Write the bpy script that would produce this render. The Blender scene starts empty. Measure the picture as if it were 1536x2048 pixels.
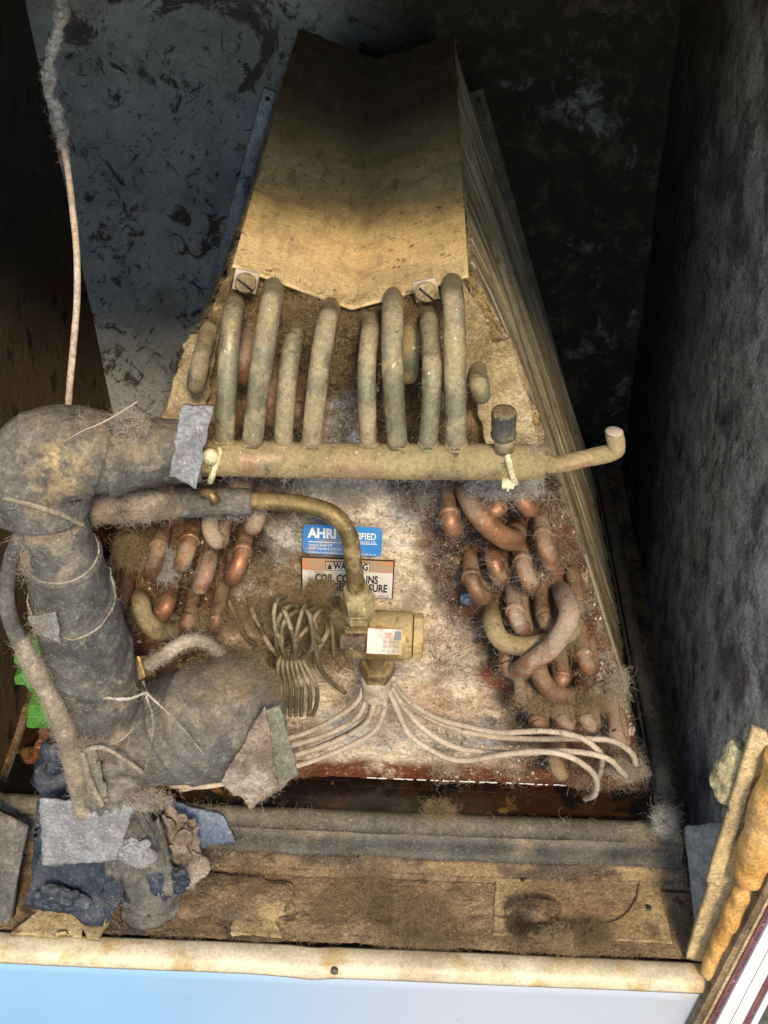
import bpy, bmesh, math, random
import numpy as np
from mathutils import Vector, Matrix, Euler
rnd = random.Random(7); RS = np.random.RandomState(11)
S = bpy.context.scene
C = S.collection
# ------------------------------------------------------------------ camera, sky, sun, exposure
CAMZ = 1.45
F = 2400.; PITCH = math.radians(38); ROLL = math.radians(2.5)
cd = bpy.data.cameras.new('camera'); cam = bpy.data.objects.new('camera', cd); C.objects.link(cam)
cd.sensor_fit = 'VERTICAL'; cd.sensor_height = 24.0; cd.lens = 24.0 * F / 2048.
cd.clip_start = .02; cd.clip_end = 300
cam.location = (0, 0, CAMZ)
cam.rotation_euler = (Matrix.Rotation(math.pi / 2 - PITCH, 3, 'X') @ Matrix.Rotation(ROLL, 3, 'Z')).to_euler()
S.camera = cam
SUN_EL = math.radians(42.5); SUN_AZ = math.radians(10)      # from the front right, behind the camera
W = bpy.data.worlds.new('World'); S.world = W; W.use_nodes = True
wn = W.node_tree.nodes; wl = W.node_tree.links
sky = wn.new('ShaderNodeTexSky'); sky.sky_type = 'NISHITA'; sky.sun_disc = False
sky.sun_elevation = SUN_EL; sky.sun_rotation = math.pi - SUN_AZ
sky.air_density = 1.3; sky.dust_density = .6
wl.new(sky.outputs[0], wn['Background'].inputs[0]); wn['Background'].inputs[1].default_value = .15
ld = bpy.data.lights.new('sun', 'SUN'); ld.energy = 2.7; ld.angle = math.radians(10); ld.color = (1, .80, .54)
sun = bpy.data.objects.new('sun', ld); C.objects.link(sun)
sdir = Vector((-math.sin(SUN_AZ) * math.cos(SUN_EL), math.cos(SUN_AZ) * math.cos(SUN_EL), -math.sin(SUN_EL)))
sun.rotation_euler = sdir.to_track_quat('-Z', 'Y').to_euler()
S.view_settings.view_transform = 'Standard'; S.view_settings.look = 'None'
S.view_settings.exposure = .56; S.view_settings.gamma = 1
S.cycles.max_bounces = 8; S.cycles.diffuse_bounces = 5; S.cycles.glossy_bounces = 3
S.cycles.caustics_reflective = False; S.cycles.caustics_refractive = False

_c, _s = math.cos(ROLL), math.sin(ROLL)
def at(x, y, X=None, Y=None, Z=None):
    """photo pixel -> point on the real plane X=, Y= or Z= (Z measured from the camera height)"""
    u = (x - 768) / F; v = (y - 1024) / F
    u, v = u * _c + v * _s, -u * _s + v * _c
    d = (u, math.cos(PITCH) - v * math.sin(PITCH), -(math.sin(PITCH) + v * math.cos(PITCH)))
    t = X / d[0] if X is not None else Y / d[1] if Y is not None else Z / d[2]
    return np.array((d[0] * t, d[1] * t, d[2] * t + CAMZ))
def Zc(z): return z + CAMZ

# ------------------------------------------------------------------ numpy noise
def _h(i, j, k):
    n = (i * 374761393 + j * 668265263 + k * 2147483647 * 3 + 1274126177) & 0xffffffff
    n = ((n ^ (n >> 13)) * 1274126177) & 0xffffffff
    n = (n ^ (n >> 16)) & 0xffffff
    return n / float(0xffffff)
def vnoise(p):
    p = np.asarray(p, float); i = np.floor(p).astype(np.int64); f = p - i; f = f * f * (3 - 2 * f)
    r = 0
    for a in (0, 1):
        for b in (0, 1):
            for c in (0, 1):
                w = (f[..., 0] if a else 1 - f[..., 0]) * (f[..., 1] if b else 1 - f[..., 1]) * (f[..., 2] if c else 1 - f[..., 2])
                r = r + w * _h(i[..., 0] + a, i[..., 1] + b, i[..., 2] + c)
    return r
def fbm(p, sc, oc=4):
    p = np.asarray(p, float) * sc + 100.; r = 0; a = 1.; t = 0
    for _ in range(oc): r = r + a * vnoise(p); t += a; a *= .5; p = p * 2.03 + 17.
    return r / t - .5

# ------------------------------------------------------------------ materials
def col(c): return (c[0], c[1], c[2], 1)
class M_:
    def __init__(s, name, rough=.85, metal=0., spec=.3):
        s.m = bpy.data.materials.new(name); s.m.use_nodes = True
        s.n = s.m.node_tree.nodes; s.l = s.m.node_tree.links; s.b = s.n['Principled BSDF']
        s.b.inputs['Roughness'].default_value = rough; s.b.inputs['Metallic'].default_value = metal
        s.b.inputs['Specular IOR Level'].default_value = spec
        s.tc = s.n.new('ShaderNodeNewGeometry').outputs['Position']; s.c = None
    def link(s, a, b): s.l.new(a, b)
    def noise(s, sc, det=6, rough=.6, dist=0., lo=.4, hi=.6, stretch=None, off=0):
        t = s.n.new('ShaderNodeTexNoise'); t.inputs['Scale'].default_value = sc; t.inputs['Detail'].default_value = det
        t.inputs['Roughness'].default_value = rough; t.inputs['Distortion'].default_value = dist
        mp = s.n.new('ShaderNodeMapping'); s.link(s.tc, mp.inputs[0]); mp.inputs['Location'].default_value = (off, off * 1.7, off * .6)
        if stretch: mp.inputs['Scale'].default_value = stretch
        s.link(mp.outputs[0], t.inputs['Vector'])
        return s.ramp(t.outputs['Fac'], lo, hi)
    def vor(s, sc, lo, hi, rand=1., feature='F1', stretch=None, off=0):
        t = s.n.new('ShaderNodeTexVoronoi'); t.feature = feature; t.inputs['Scale'].default_value = sc; t.inputs['Randomness'].default_value = rand
        nz = s.n.new('ShaderNodeTexNoise'); nz.inputs['Scale'].default_value = sc * 1.3; nz.inputs['Detail'].default_value = 5
        ad = s.n.new('ShaderNodeMixRGB'); ad.blend_type = 'LINEAR_LIGHT'; ad.inputs[0].default_value = .9 / sc
        s.link(s.tc, nz.inputs['Vector']); s.link(s.tc, ad.inputs[1]); s.link(nz.outputs['Color'], ad.inputs[2])
        mp = s.n.new('ShaderNodeMapping'); mp.inputs['Location'].default_value = (off,) * 3
        if stretch: mp.inputs['Scale'].default_value = stretch
        s.link(ad.outputs[0], mp.inputs[0]); s.link(mp.outputs[0], t.inputs['Vector'])
        return s.ramp(t.outputs['Distance'], lo, hi)
    def ramp(s, v, lo, hi, a=0., b=1.):
        r = s.n.new('ShaderNodeMapRange'); r.interpolation_type = 'SMOOTHSTEP'
        r.inputs['From Min'].default_value = lo; r.inputs['From Max'].default_value = hi
        r.inputs['To Min'].default_value = a; r.inputs['To Max'].default_value = b
        s.link(v, r.inputs['Value']); return r.outputs[0]
    def up(s, lo=.2, hi=.9):
        g = s.n.new('ShaderNodeNewGeometry'); x = s.n.new('ShaderNodeSeparateXYZ'); s.link(g.outputs['Normal'], x.inputs[0]); return s.ramp(x.outputs[2], lo, hi)
    def axis(s, ax, lo, hi):
        x = s.n.new('ShaderNodeSeparateXYZ'); s.link(s.tc, x.inputs[0]); return s.ramp(x.outputs[ax], lo, hi)
    def math(s, op, a, b=None):
        n = s.n.new('ShaderNodeMath'); n.operation = op; n.use_clamp = True
        for i, v in enumerate((a, b)):
            if v is None: continue
            if isinstance(v, (int, float)): n.inputs[i].default_value = v
            else: s.link(v, n.inputs[i])
        return n.outputs[0]
    def mul(s, a, b): return s.math('MULTIPLY', a, b)
    def inv(s, a): return s.math('SUBTRACT', 1., a)
    def base(s, c1, c2=None, sc=20, **k):
        if c2 is None:
            r = s.n.new('ShaderNodeRGB'); r.outputs[0].default_value = col(c1); s.c = r.outputs[0]; return s
        s.c = s.mixc(col(c1), col(c2), s.noise(sc, lo=.3, hi=.7, **k)); return s
    def mixc(s, a, b, f):
        m = s.n.new('ShaderNodeMixRGB')
        for i, v in ((1, a), (2, b)):
            if isinstance(v, tuple): m.inputs[i].default_value = v
            else: s.link(v, m.inputs[i])
        if isinstance(f, (int, float)): m.inputs[0].default_value = f
        else: s.link(f, m.inputs[0])
        return m.outputs[0]
    def over(s, c, f): s.c = s.mixc(s.c, col(c), f); return s
    def over2(s, c1, c2, sc, f): s.c = s.mixc(s.c, s.mixc(col(c1), col(c2), s.noise(sc, lo=.35, hi=.65)), f); return s
    def rough(s, f, a, b):
        r = s.n.new('ShaderNodeMapRange'); r.inputs['To Min'].default_value = a; r.inputs['To Max'].default_value = b
        s.link(f, r.inputs['Value']); s.link(r.outputs[0], s.b.inputs['Roughness']); return s
    def metal(s, f, a, b):
        r = s.n.new('ShaderNodeMapRange'); r.inputs['To Min'].default_value = a; r.inputs['To Max'].default_value = b
        s.link(f, r.inputs['Value']); s.link(r.outputs[0], s.b.inputs['Metallic']); return s
    def bump(s, sc, strength, dist=.002, det=8, stretch=None, rough=.65):
        t = s.n.new('ShaderNodeTexNoise'); t.inputs['Scale'].default_value = sc; t.inputs['Detail'].default_value = det; t.inputs['Roughness'].default_value = rough
        mp = s.n.new('ShaderNodeMapping'); s.link(s.tc, mp.inputs[0])
        if stretch: mp.inputs['Scale'].default_value = stretch
        s.link(mp.outputs[0], t.inputs['Vector'])
        b = s.n.new('ShaderNodeBump'); b.inputs['Strength'].default_value = strength; b.inputs['Distance'].default_value = dist
        s.link(t.outputs['Fac'], b.inputs['Height'])
        if s.b.inputs['Normal'].is_linked: s.link(s.b.inputs['Normal'].links[0].from_socket, b.inputs['Normal'])
        s.link(b.outputs[0], s.b.inputs['Normal']); return s
    def grunge(s, k=1., sc=1.):
        a = s.ramp(s.noise(380 * sc, det=6, rough=.7, lo=.30, hi=.70, off=21), 0, 1, 1 - .42 * k, 1 + .22 * k); b = s.ramp(s.noise(34 * sc, det=8, rough=.65, lo=.30, hi=.68, off=31), 0, 1, 1 - .32 * k, 1 + .20 * k)
        for f in (a, b):
            v = s.n.new('ShaderNodeVectorMath'); v.operation = 'SCALE'; s.link(s.c, v.inputs[0]); s.link(f, v.inputs['Scale']); s.c = v.outputs[0]
        return s
    def spot(s, c, rad, soft=.5):
        v = s.n.new('ShaderNodeVectorMath'); v.operation = 'DISTANCE'; s.link(s.tc, v.inputs[0]); v.inputs[1].default_value = tuple(c)
        n = s.noise(40, det=6, lo=.2, hi=.8, off=13); k = s.n.new('ShaderNodeMath'); k.operation = 'MULTIPLY_ADD'; s.link(n, k.inputs[0]); k.inputs[1].default_value = rad * .9; s.link(v.outputs['Value'], k.inputs[2])
        return s.ramp(k.outputs[0], rad * 1.5, rad * (1.5 - soft))
    def done(s, g=1.):
        if g: s.grunge(g)
        s.link(s.c, s.b.inputs['Base Color']); return s.m
MAT = {}
def speck(m, light, dark, k=1.):
    m.over(dark, m.mul(m.noise(260 * k, lo=.56, hi=.68), .7)); m.over(light, m.mul(m.noise(330 * k, lo=.60, hi=.70, off=3), .8)); return m

m = M_('end_plate_crust', .8)       # central sheet: galvanised, mottled with beige lint; sides rusty brown with painted gap shade
m.base((.56, .43, .29), (.88, .77, .60), 26)
m.over((.42, .44, .47), m.mul(m.noise(13, lo=.50, hi=.62, off=2), .8)).over((.80, .77, .70), m.mul(m.noise(42, lo=.57, hi=.70, off=9), .7))
m.over((.62, .44, .32), m.mul(m.axis(2, Zc(-.62), Zc(-.78)), m.noise(16, lo=.38, hi=.62, off=4)))
m.over((.40, .28, .12), m.mul(m.axis(2, Zc(-.52), Zc(-.44)), m.noise(22, lo=.3, hi=.6, off=5)))
# distance from the slanted centre line of each slab: |x-xc| - k(z)
sp = m.n.new('ShaderNodeSeparateXYZ'); m.link(m.tc, sp.inputs[0])
def mm(op, a, b, clamp=False):
    n = m.n.new('ShaderNodeMath'); n.operation = op; n.use_clamp = clamp
    for i, v in enumerate((a, b)):
        if v is None: continue
        if isinstance(v, (int, float)): n.inputs[i].default_value = v
        else: m.link(v, n.inputs[i])
    return n.outputs[0]
ax_ = mm('ABSOLUTE', mm('ADD', sp.outputs[0], .0305), None)
edge = mm('ADD', mm('MULTIPLY', mm('SUBTRACT', Zc(-.3731), sp.outputs[2]), .4138), .0787)
dist = mm('SUBTRACT', edge, ax_)                       # 0 at the outer edge of the A, growing inward
dn = mm('ADD', dist, mm('MULTIPLY', mm('SUBTRACT', m.noise(22, lo=0, hi=1), .5), .05))
slab = m.ramp(dn, .135, .105)
m.over2((.022, .013, .009), (.10, .048, .026), 30, slab)  # rusty brown taken near black to imitate shade between the bends
m.over((.20, .055, .028), m.mul(slab, m.noise(17, lo=.50, hi=.62, off=6)))
m.over((.24, .15, .08), m.mul(m.mul(slab, .7), m.noise(34, lo=.54, hi=.66, off=8)))
m.over((.42, .30, .13), m.mul(m.mul(m.ramp(dist, .12, .0), m.axis(2, Zc(-.54), Zc(-.47))), .9))
m.over2((.20, .065, .035), (.11, .04, .022), 40, m.mul(m.mul(m.ramp(dist, .070, .045), m.axis(2, Zc(-.54), Zc(-.60))), m.noise(14, lo=.30, hi=.48, off=3)))
m.over((.46, .36, .24), m.mul(m.ramp(dist, .004, -.008), m.noise(40, lo=.46, hi=.60, off=1)))
m.over((.16, .045, .014), m.mul(m.axis(2, Zc(-.878), Zc(-.893)), m.noise(50, lo=.25, hi=.5, off=1)))
m.over((.03, .025, .02), m.mul(m.mul(m.noise(30, lo=.57, hi=.66, off=14), m.math('ADD', slab, .25)), .8)).over((.50, .56, .66), m.mul(m.axis(2, Zc(-.585), Zc(-.545)), m.mul(m.inv(slab), m.noise(24, lo=.40, hi=.60, off=19))))
speck(m, (.80, .74, .64), (.05, .035, .025)); m.bump(160, .9, .004).bump(700, .6, .0015)
MAT['plate'] = m.done(.65)

m = M_('dusty_tan_sheet_rear_shade', .9)
m.base((.70, .47, .17), (.82, .59, .27), 14)
m.over((.66, .55, .36), m.noise(9, lo=.52, hi=.68, off=3)).over((.33, .21, .09), m.mul(m.noise(30, lo=.56, hi=.70, stretch=(3, .6, 1), off=7), .7))
m.over((.70, .56, .33), m.mul(m.axis(1, .86, .76), .6)).over((.10, .066, .042), m.mul(m.axis(1, .90, 1.12), .9)).over((.14, .085, .05), m.mul(m.noise(80, lo=.62, hi=.70), .7)); m.bump(260, .45, .0012, stretch=(1, .25, 1)).bump(60, .15, .002)  # front lightened, rear browned: sunlit and shadowed ends put into the colour
m.over((.34, .24, .115), m.mul(m.noise(160, lo=.50, hi=.70, stretch=(1, .12, 1), off=2), .35)); m.over((.30, .20, .10), m.mul(m.noise(18, det=9, rough=.7, lo=.50, hi=.68, off=51), .55)).over((.10, .07, .045), m.mul(m.noise(110, det=8, lo=.62, hi=.69, off=52), .8)); MAT['cap'] = m.done(.5)

def copper(name, base, tarn, dust, amt, metal=.75, green=None):
    m = M_(name, .45); m.base(base, tarn, 35)
    if green: m.over(green, m.noise(13, lo=.38, hi=.60, off=5))
    if name.startswith('patinated_feeder'): m.over((.36, .21, .16), m.mul(m.axis(2, Zc(-.47), Zc(-.55)), m.noise(11, lo=.42, hi=.58, off=23))).over((.13, .105, .07), m.mul(m.noise(60, det=8, lo=.50, hi=.66, off=29, stretch=(1, 1, .25)), .7))
    if name.startswith('patinated_header'): m.over((.36, .23, .16), m.mul(m.noise(7, lo=.50, hi=.62, off=23), .8)).over((.15, .15, .085), m.mul(m.noise(15, lo=.50, hi=.62, off=33), .8))
    d = m.math('ADD', m.noise(38, lo=.62 - amt * .25, hi=.78 - amt * .25, off=1), m.mul(m.mul(m.up(.0, 1.), .9), m.noise(16, lo=.5 - amt * .2, hi=.68 - amt * .1, off=2)))
    m.over(dust, m.mul(d, .92)); m.over((.05, .035, .025), m.mul(m.noise(120, lo=.60, hi=.70, off=4), .7)); m.over((.7, .64, .55), m.mul(m.noise(210, lo=.65, hi=.72), .8))
    m.metal(d, metal, 0).rough(d, .36, .95); m.bump(240, .45, .001).bump(70, .35, .002); return m.done(.5)
MAT['copper'] = copper('copper_return_bend', (.36, .165, .085), (.20, .11, .065), (.27, .20, .135), .55, .5)
MAT['copper_dusty'] = copper('copper_under_grey_lint', (.38, .17, .10), (.22, .13, .09), (.33, .255, .185), .8, .35)
MAT['copper_dark'] = copper('copper_dark', (.22, .11, .065), (.13, .08, .05), (.28, .19, .11), .5, .4)
MAT['header'] = copper('patinated_header_copper', (.34, .24, .115), (.36, .22, .13), (.31, .245, .125), .85, .3, (.16, .175, .105))
MAT['feeder'] = copper('patinated_feeder_copper', (.30, .24, .14), (.32, .21, .15), (.33, .28, .165), .6, .3, (.205, .20, .13))
MAT['brass'] = copper('dusty_brass', (.30, .215, .095), (.22, .165, .08), (.30, .22, .11), .5, .75)
MAT['brassclean'] = copper('clean_brass', (.56, .38, .14), (.46, .30, .10), (.50, .37, .19), .55, .6)
MAT['brassgrn'] = copper('olive_brass_nut', (.26, .22, .10), (.20, .17, .09), (.36, .29, .15), .8, .5)
MAT['captube'] = copper('dusty_capillary_copper', (.36, .27, .17), (.30, .22, .14), (.50, .42, .33), 1.3, .2)
MAT['captube_green'] = copper('olive_capillary_copper', (.20, .17, .09), (.14, .12, .07), (.33, .28, .18), .5, .35)

def simple(key, name, c1, c2, sc, dustc=None, dust=.5, rough=.8, bmp=(150, .5, .002), metal=0, dsc=9, dark=None, gr=.8):
    m = M_(name, rough, metal); m.base(c1, c2, sc)
    if dustc:
        d = m.math('ADD', m.noise(dsc, lo=.62 - .2 * dust, hi=.78 - .2 * dust, off=2), m.mul(m.mul(m.up(.1, 1.), dust), .8)); m.over(dustc, d)
        m.over(dustc, m.mul(m.noise(250, lo=.58, hi=.70), .7))
    if dark: m.over(dark, m.mul(m.noise(28, lo=.56, hi=.68, off=5), .8))
    if bmp: m.bump(*bmp).bump(bmp[0] * 4, .4, .001)
    MAT[key] = m.done(gr if bmp else 0); return m.m
m = M_('black_foam_insulation', .7); m.base((.040, .041, .043), (.12, .117, .112), 22)
for (x, y, Y, rd, c) in ((110, 920, .61, .030, (.42, .31, .15)), (265, 885, .63, .020, (.42, .31, .15)), (235, 860, .63, .03, (.20, .16, .10)), (300, 1430, .60, .030, (.40, .30, .19)), (250, 1500, .60, .02, (.34, .26, .17)), (440, 1330, .63, .050, (.20, .15, .09)), (140, 1120, .61, .018, (.38, .32, .22)), (250, 1590, .60, .03, (.36, .31, .27)), (90, 1010, .60, .014, (.38, .29, .15))):
    m.over(c, m.mul(m.mul(m.spot(at(x, y, Y=Y), rd * 1.25, .9), m.noise(70, det=9, lo=.38, hi=.56, off=18)), .95))
m.over((.19, .175, .15), m.mul(m.noise(7, det=9, rough=.7, lo=.38, hi=.66, off=12), .42)).over((.36, .31, .24), m.mul(m.noise(120, det=9, lo=.50, hi=.70, off=16), .35)).over((.34, .28, .19), m.mul(m.mul(m.up(.35, 1.), m.noise(20, lo=.42, hi=.65, off=3)), .35))
m.over((.42, .39, .34), m.mul(m.noise(420, lo=.58, hi=.72), .55)); m.bump(500, .4, .0006).bump(45, .2, .002); m.over((.035, .035, .037), m.mul(m.noise(17, det=9, rough=.7, lo=.54, hi=.66, off=44), .6)).bump(28, .35, .004, stretch=(1, 1, 2.5)); MAT['foam'] = m.done(.7)
simple('bluefoam', 'bluish_foam_sheet', (.06, .10, .18), (.12, .18, .30), 30, (.34, .32, .30), .35, .7)
simple('tape', 'grey_foam_tape_face', (.23, .24, .26), (.28, .285, .30), 300, (.55, .53, .50), .1, .8)
simple('tapeedge', 'pale_dusty_tape_edge', (.24, .20, .15), (.38, .32, .24), 30, (.6, .55, .47), .4, .9, (200, .8, .002))
simple('backflap', 'dusty_flap_underside', (.20, .15, .11), (.38, .30, .23), 24, (.55, .47, .40), .6, .95, (160, 1., .004), dark=(.07, .055, .045))
simple('olive', 'olive_foam_sheet', (.15, .16, .13), (.27, .27, .20), 24, (.45, .42, .32), .3, .8)
simple('blackblue', 'torn_black_foam', (.012, .020, .038), (.035, .050, .080), 14, (.26, .25, .24), .30, .65, (60, .6, .004))
simple('tanflap', 'dusty_tan_foil_flap', (.36, .27, .13), (.50, .39, .22), 20, (.58, .48, .31), .5, .9, (180, 1., .003), dark=(.20, .14, .07))
simple('pan', 'black_drain_pan', (.045, .048, .050), (.10, .10, .095), 16, (.23, .18, .12), .42, .55, (90, .4, .0015), dsc=11)
simple('panrim', 'grey_dusty_pan_rim', (.06, .058, .048), (.125, .115, .09), 40, (.26, .225, .16), .28, .7, (120, .5, .002))
simple('deck', 'tan_dusty_deck', (.38, .27, .13), (.52, .41, .22), 12, (.30, .20, .115), .3, .95, (120, .8, .004), dark=(.15, .095, .05))
m = M_('brown_dust_carpet', 1.); m.base((.17, .11, .065), (.38, .27, .15), 11)
m.over((.085, .07, .06), m.mul(m.noise(13, det=9, lo=.50, hi=.62, off=4), .8)).over((.46, .34, .18), m.mul(m.noise(10, det=8, lo=.56, hi=.66, off=9), .8)).over((.07, .05, .035), m.mul(m.noise(44, det=8, lo=.56, hi=.66, off=6), .8)).over((.50, .42, .32), m.mul(m.noise(170, det=8, lo=.58, hi=.70, off=2), .6))
m.bump(130, 1., .005).bump(420, .7, .002); MAT['dirt'] = m.done(.8)
simple('stonewhite', 'beige_mineral_crumbs', (.55, .46, .34), (.75, .68, .55), 60, None)
simple('lint', 'beige_grey_lint', (.34, .27, .20), (.52, .45, .37), 30, None, bmp=None, rough=1.)
simple('lintbrown', 'brown_lint', (.20, .145, .075), (.38, .29, .16), 30, None, bmp=None, rough=1.)
simple('lintgrey', 'grey_lint', (.32, .30, .28), (.55, .52, .48), 30, None, bmp=None, rough=1.)
simple('cordmat', 'dusty_pink_cord', (.46, .34, .25), (.55, .42, .33), 30, (.62, .56, .50), .35, .9)
simple('corddust', 'pale_lint_crust', (.52, .47, .43), (.66, .61, .57), 60, (.70, .66, .62), .6, 1., (300, 1., .003))
simple('steel', 'galvanised_steel', (.26, .33, .42), (.36, .43, .52), 30, (.18, .18, .18), .2, .5, (80, .3, .001), .35, dark=(.05, .05, .06))
simple('rail', 'dirty_dark_steel', (.10, .10, .08), (.17, .16, .12), 30, (.22, .17, .10), .4, .7, (80, .4, .001))
simple('blackcap', 'black_plastic_cap', (.028, .030, .032), (.06, .06, .055), 30, (.40, .30, .14), .5, .45, (100, .3, .001))
simple('ziptie', 'yellowed_nylon', (.62, .54, .32), (.72, .66, .45), 40, (.50, .38, .18), .3, .5, (100, .2, .001))
simple('green', 'bright_green_plastic', (.045, .20, .03), (.09, .28, .05), 30, (.16, .18, .07), .35, .45, (60, .2, .001))
simple('orange', 'orange_spray_foam', (.68, .34, .085), (.78, .46, .16), 18, (.72, .52, .28), .35, .8, (60, .6, .004))
simple('yfoam', 'yellowish_foam_wad', (.50, .44, .24), (.62, .56, .34), 40, (.35, .30, .18), .3, .9, (120, .9, .004), dark=(.12, .11, .08))
simple('jamb', 'tan_dusty_jamb', (.56, .41, .20), (.66, .52, .30), 18, (.42, .30, .20), .35, .9, (140, .9, .003))
simple('white', 'white_trim_paint', (.74, .74, .72), (.80, .80, .80), 18, (.55, .50, .44), .1, .4, (50, .2, .001), gr=.2)
simple('maroon', 'maroon_seal_strip', (.16, .06, .08), (.24, .10, .11), 30, (.5, .4, .4), .3, .7)
simple('tilefloor', 'dark_green_floor', (.05, .06, .05), (.12, .13, .11), 40, (.4, .4, .38), .1, .4)
simple('ground', 'outdoor_concrete', (.32, .31, .29), (.40, .38, .35), 3, None)
m = M_('aluminium_fins_dusty', .45, .35); m.base((.23, .21, .15), (.35, .32, .24), 18)
m.over((.26, .20, .11), m.mul(m.noise(10, lo=.44, hi=.60, off=3), .85)).over((.035, .028, .018), m.mul(m.noise(150, det=3, lo=.48, hi=.62, stretch=(.008, 1, .008), off=1), .65)).over((.75, .70, .56), m.mul(m.noise(190, det=3, lo=.56, hi=.64, stretch=(.008, 1, .008), off=6), .6)).over((.10, .075, .04), m.mul(m.noise(40, lo=.58, hi=.68), .8)); MAT['fin'] = m.done(.4)
simple('dark', 'blackened_core', (.012, .010, .009), (.03, .022, .016), 30, None, rough=.9)
simple('rust', 'rusty_copper_plate', (.07, .04, .025), (.18, .075, .04), 30, (.28, .18, .10), .3)
simple('ink', 'printed_black', (.02, .02, .022), (.03, .03, .03), 10, None, bmp=None, rough=.5)
simple('inkgrey', 'printed_grey', (.10, .13, .13), (.16, .2, .2), 10, None, bmp=None, rough=.5)
simple('inkred', 'printed_red', (.55, .14, .14), (.60, .2, .2), 10, None, bmp=None, rough=.5)
simple('papwhite', 'sticker_white', (.72, .71, .69), (.60, .56, .50), 30, (.40, .31, .21), .75, .5, None, dsc=26, dark=(.42, .34, .24))
simple('papblue', 'sticker_blue', (.035, .20, .55), (.05, .25, .62), 20, (.30, .28, .25), .65, .45, None, dsc=26)
simple('paporange', 'sticker_orange', (.70, .22, .06), (.62, .22, .08), 20, (.40, .28, .19), .8, .5, None, dsc=30)
simple('letter', 'letter_white', (.80, .82, .84), (.75, .76, .78), 20, None, bmp=None)
# linings of the cabinet
m = M_('mottled_wall_lining', .9); m.base((.37, .40, .405), (.46, .485, .485), 7)
gx = m.axis(0, -.14, .02)                                     # mould spreads to the right-hand half
m.over((.16, .165, .165), m.mul(m.noise(6, det=9, rough=.7, lo=.42, hi=.66, off=41), .6)).over((.085, .08, .08), m.noise(24, det=10, rough=.70, dist=1.2, lo=.555, hi=.61)).over((.095, .065, .07), m.mul(m.noise(9, det=9, rough=.72, dist=.8, lo=.57, hi=.63, off=8), .9))
m.over((.07, .07, .07), m.mul(m.noise(75, det=8, dist=1., lo=.58, hi=.66, off=3), .8))
m.over((.045, .037, .028), m.mul(gx, m.noise(9, det=10, rough=.72, dist=.4, lo=.34, hi=.44, off=4)))
m.over((.13, .105, .075), m.mul(gx, m.noise(30, det=9, rough=.72, lo=.50, hi=.66, off=2)))
m.bump(60, .5, .004).bump(300, .4, .001); MAT['wallback'] = m.done(0.4)
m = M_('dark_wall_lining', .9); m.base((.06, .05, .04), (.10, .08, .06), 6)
m.over((.15, .10, .055), m.mul(m.axis(2, Zc(-.45), Zc(-.72)), .8)); m.over((.02, .02, .02), m.noise(22, lo=.55, hi=.66, det=9)).over((.14, .14, .15), m.noise(50, lo=.66, hi=.70, det=9)); m.bump(70, .6, .004).bump(300, .5, .001); MAT['wallleft'] = m.done(0.4)  # lower wall browned in colour to imitate the warm light reaching it
m = M_('streaked_wall_lining', .9); m.base((.70, .65, .58), (.80, .75, .67), 20)
m.over((.20, .155, .125), m.noise(13, det=11, rough=.74, dist=.5, lo=.54, hi=.66, stretch=(1, 1.1, .8))).over((.13, .085, .08), m.mul(m.noise(9, det=8, lo=.52, hi=.64, off=6), .7))
m.over((.16, .13, .10), m.mul(m.noise(60, det=10, rough=.75, dist=.3, lo=.50, hi=.66, off=2), .8)).over((.09, .07, .052), m.mul(m.axis(1, .98, 1.30), m.noise(12, det=9, lo=.3, hi=.4, off=4)))
m.bump(80, .8, .004).bump(260, .5, .002); MAT['wallright'] = m.done()
m = M_('front_panel_sky_tint', .32, spec=.5); m.base((.23, .42, .66), (.27, .46, .70), 5)  # sky reflection put into the panel colour, blue fading to lavender rightwards
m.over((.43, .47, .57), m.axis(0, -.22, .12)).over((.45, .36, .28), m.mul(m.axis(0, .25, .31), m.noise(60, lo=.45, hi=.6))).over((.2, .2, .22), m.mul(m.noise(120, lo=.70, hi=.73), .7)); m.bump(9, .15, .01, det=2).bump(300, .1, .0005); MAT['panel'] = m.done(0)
m = M_('cream_painted_lip', .45, spec=.4); m.base((.58, .50, .34), (.68, .61, .45), 12)
m.over((.50, .33, .12), m.mul(m.noise(28, lo=.52, hi=.68, det=8), .8)).over((.40, .30, .18), m.mul(m.noise(10, lo=.54, hi=.66, off=4), .55)).over((.10, .08, .06), m.mul(m.noise(150, lo=.66, hi=.72), .8)); m.bump(80, .3, .002).bump(14, .3, .006); MAT['lip'] = m.done(0.45)
m = M_('rusty_condensate', .08, spec=.6); m.base((.017, .008, .004), (.034, .015, .006), 14)
m.over((.004, .004, .005), m.noise(14, det=7, rough=.6, dist=.4, lo=.47, hi=.54, off=5)).over((.20, .11, .035), m.mul(m.noise(22, det=7, lo=.60, hi=.66, off=1), .8))
m.bump(40, .12, .002, det=4); MAT['water'] = m.done(0.3)

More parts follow.
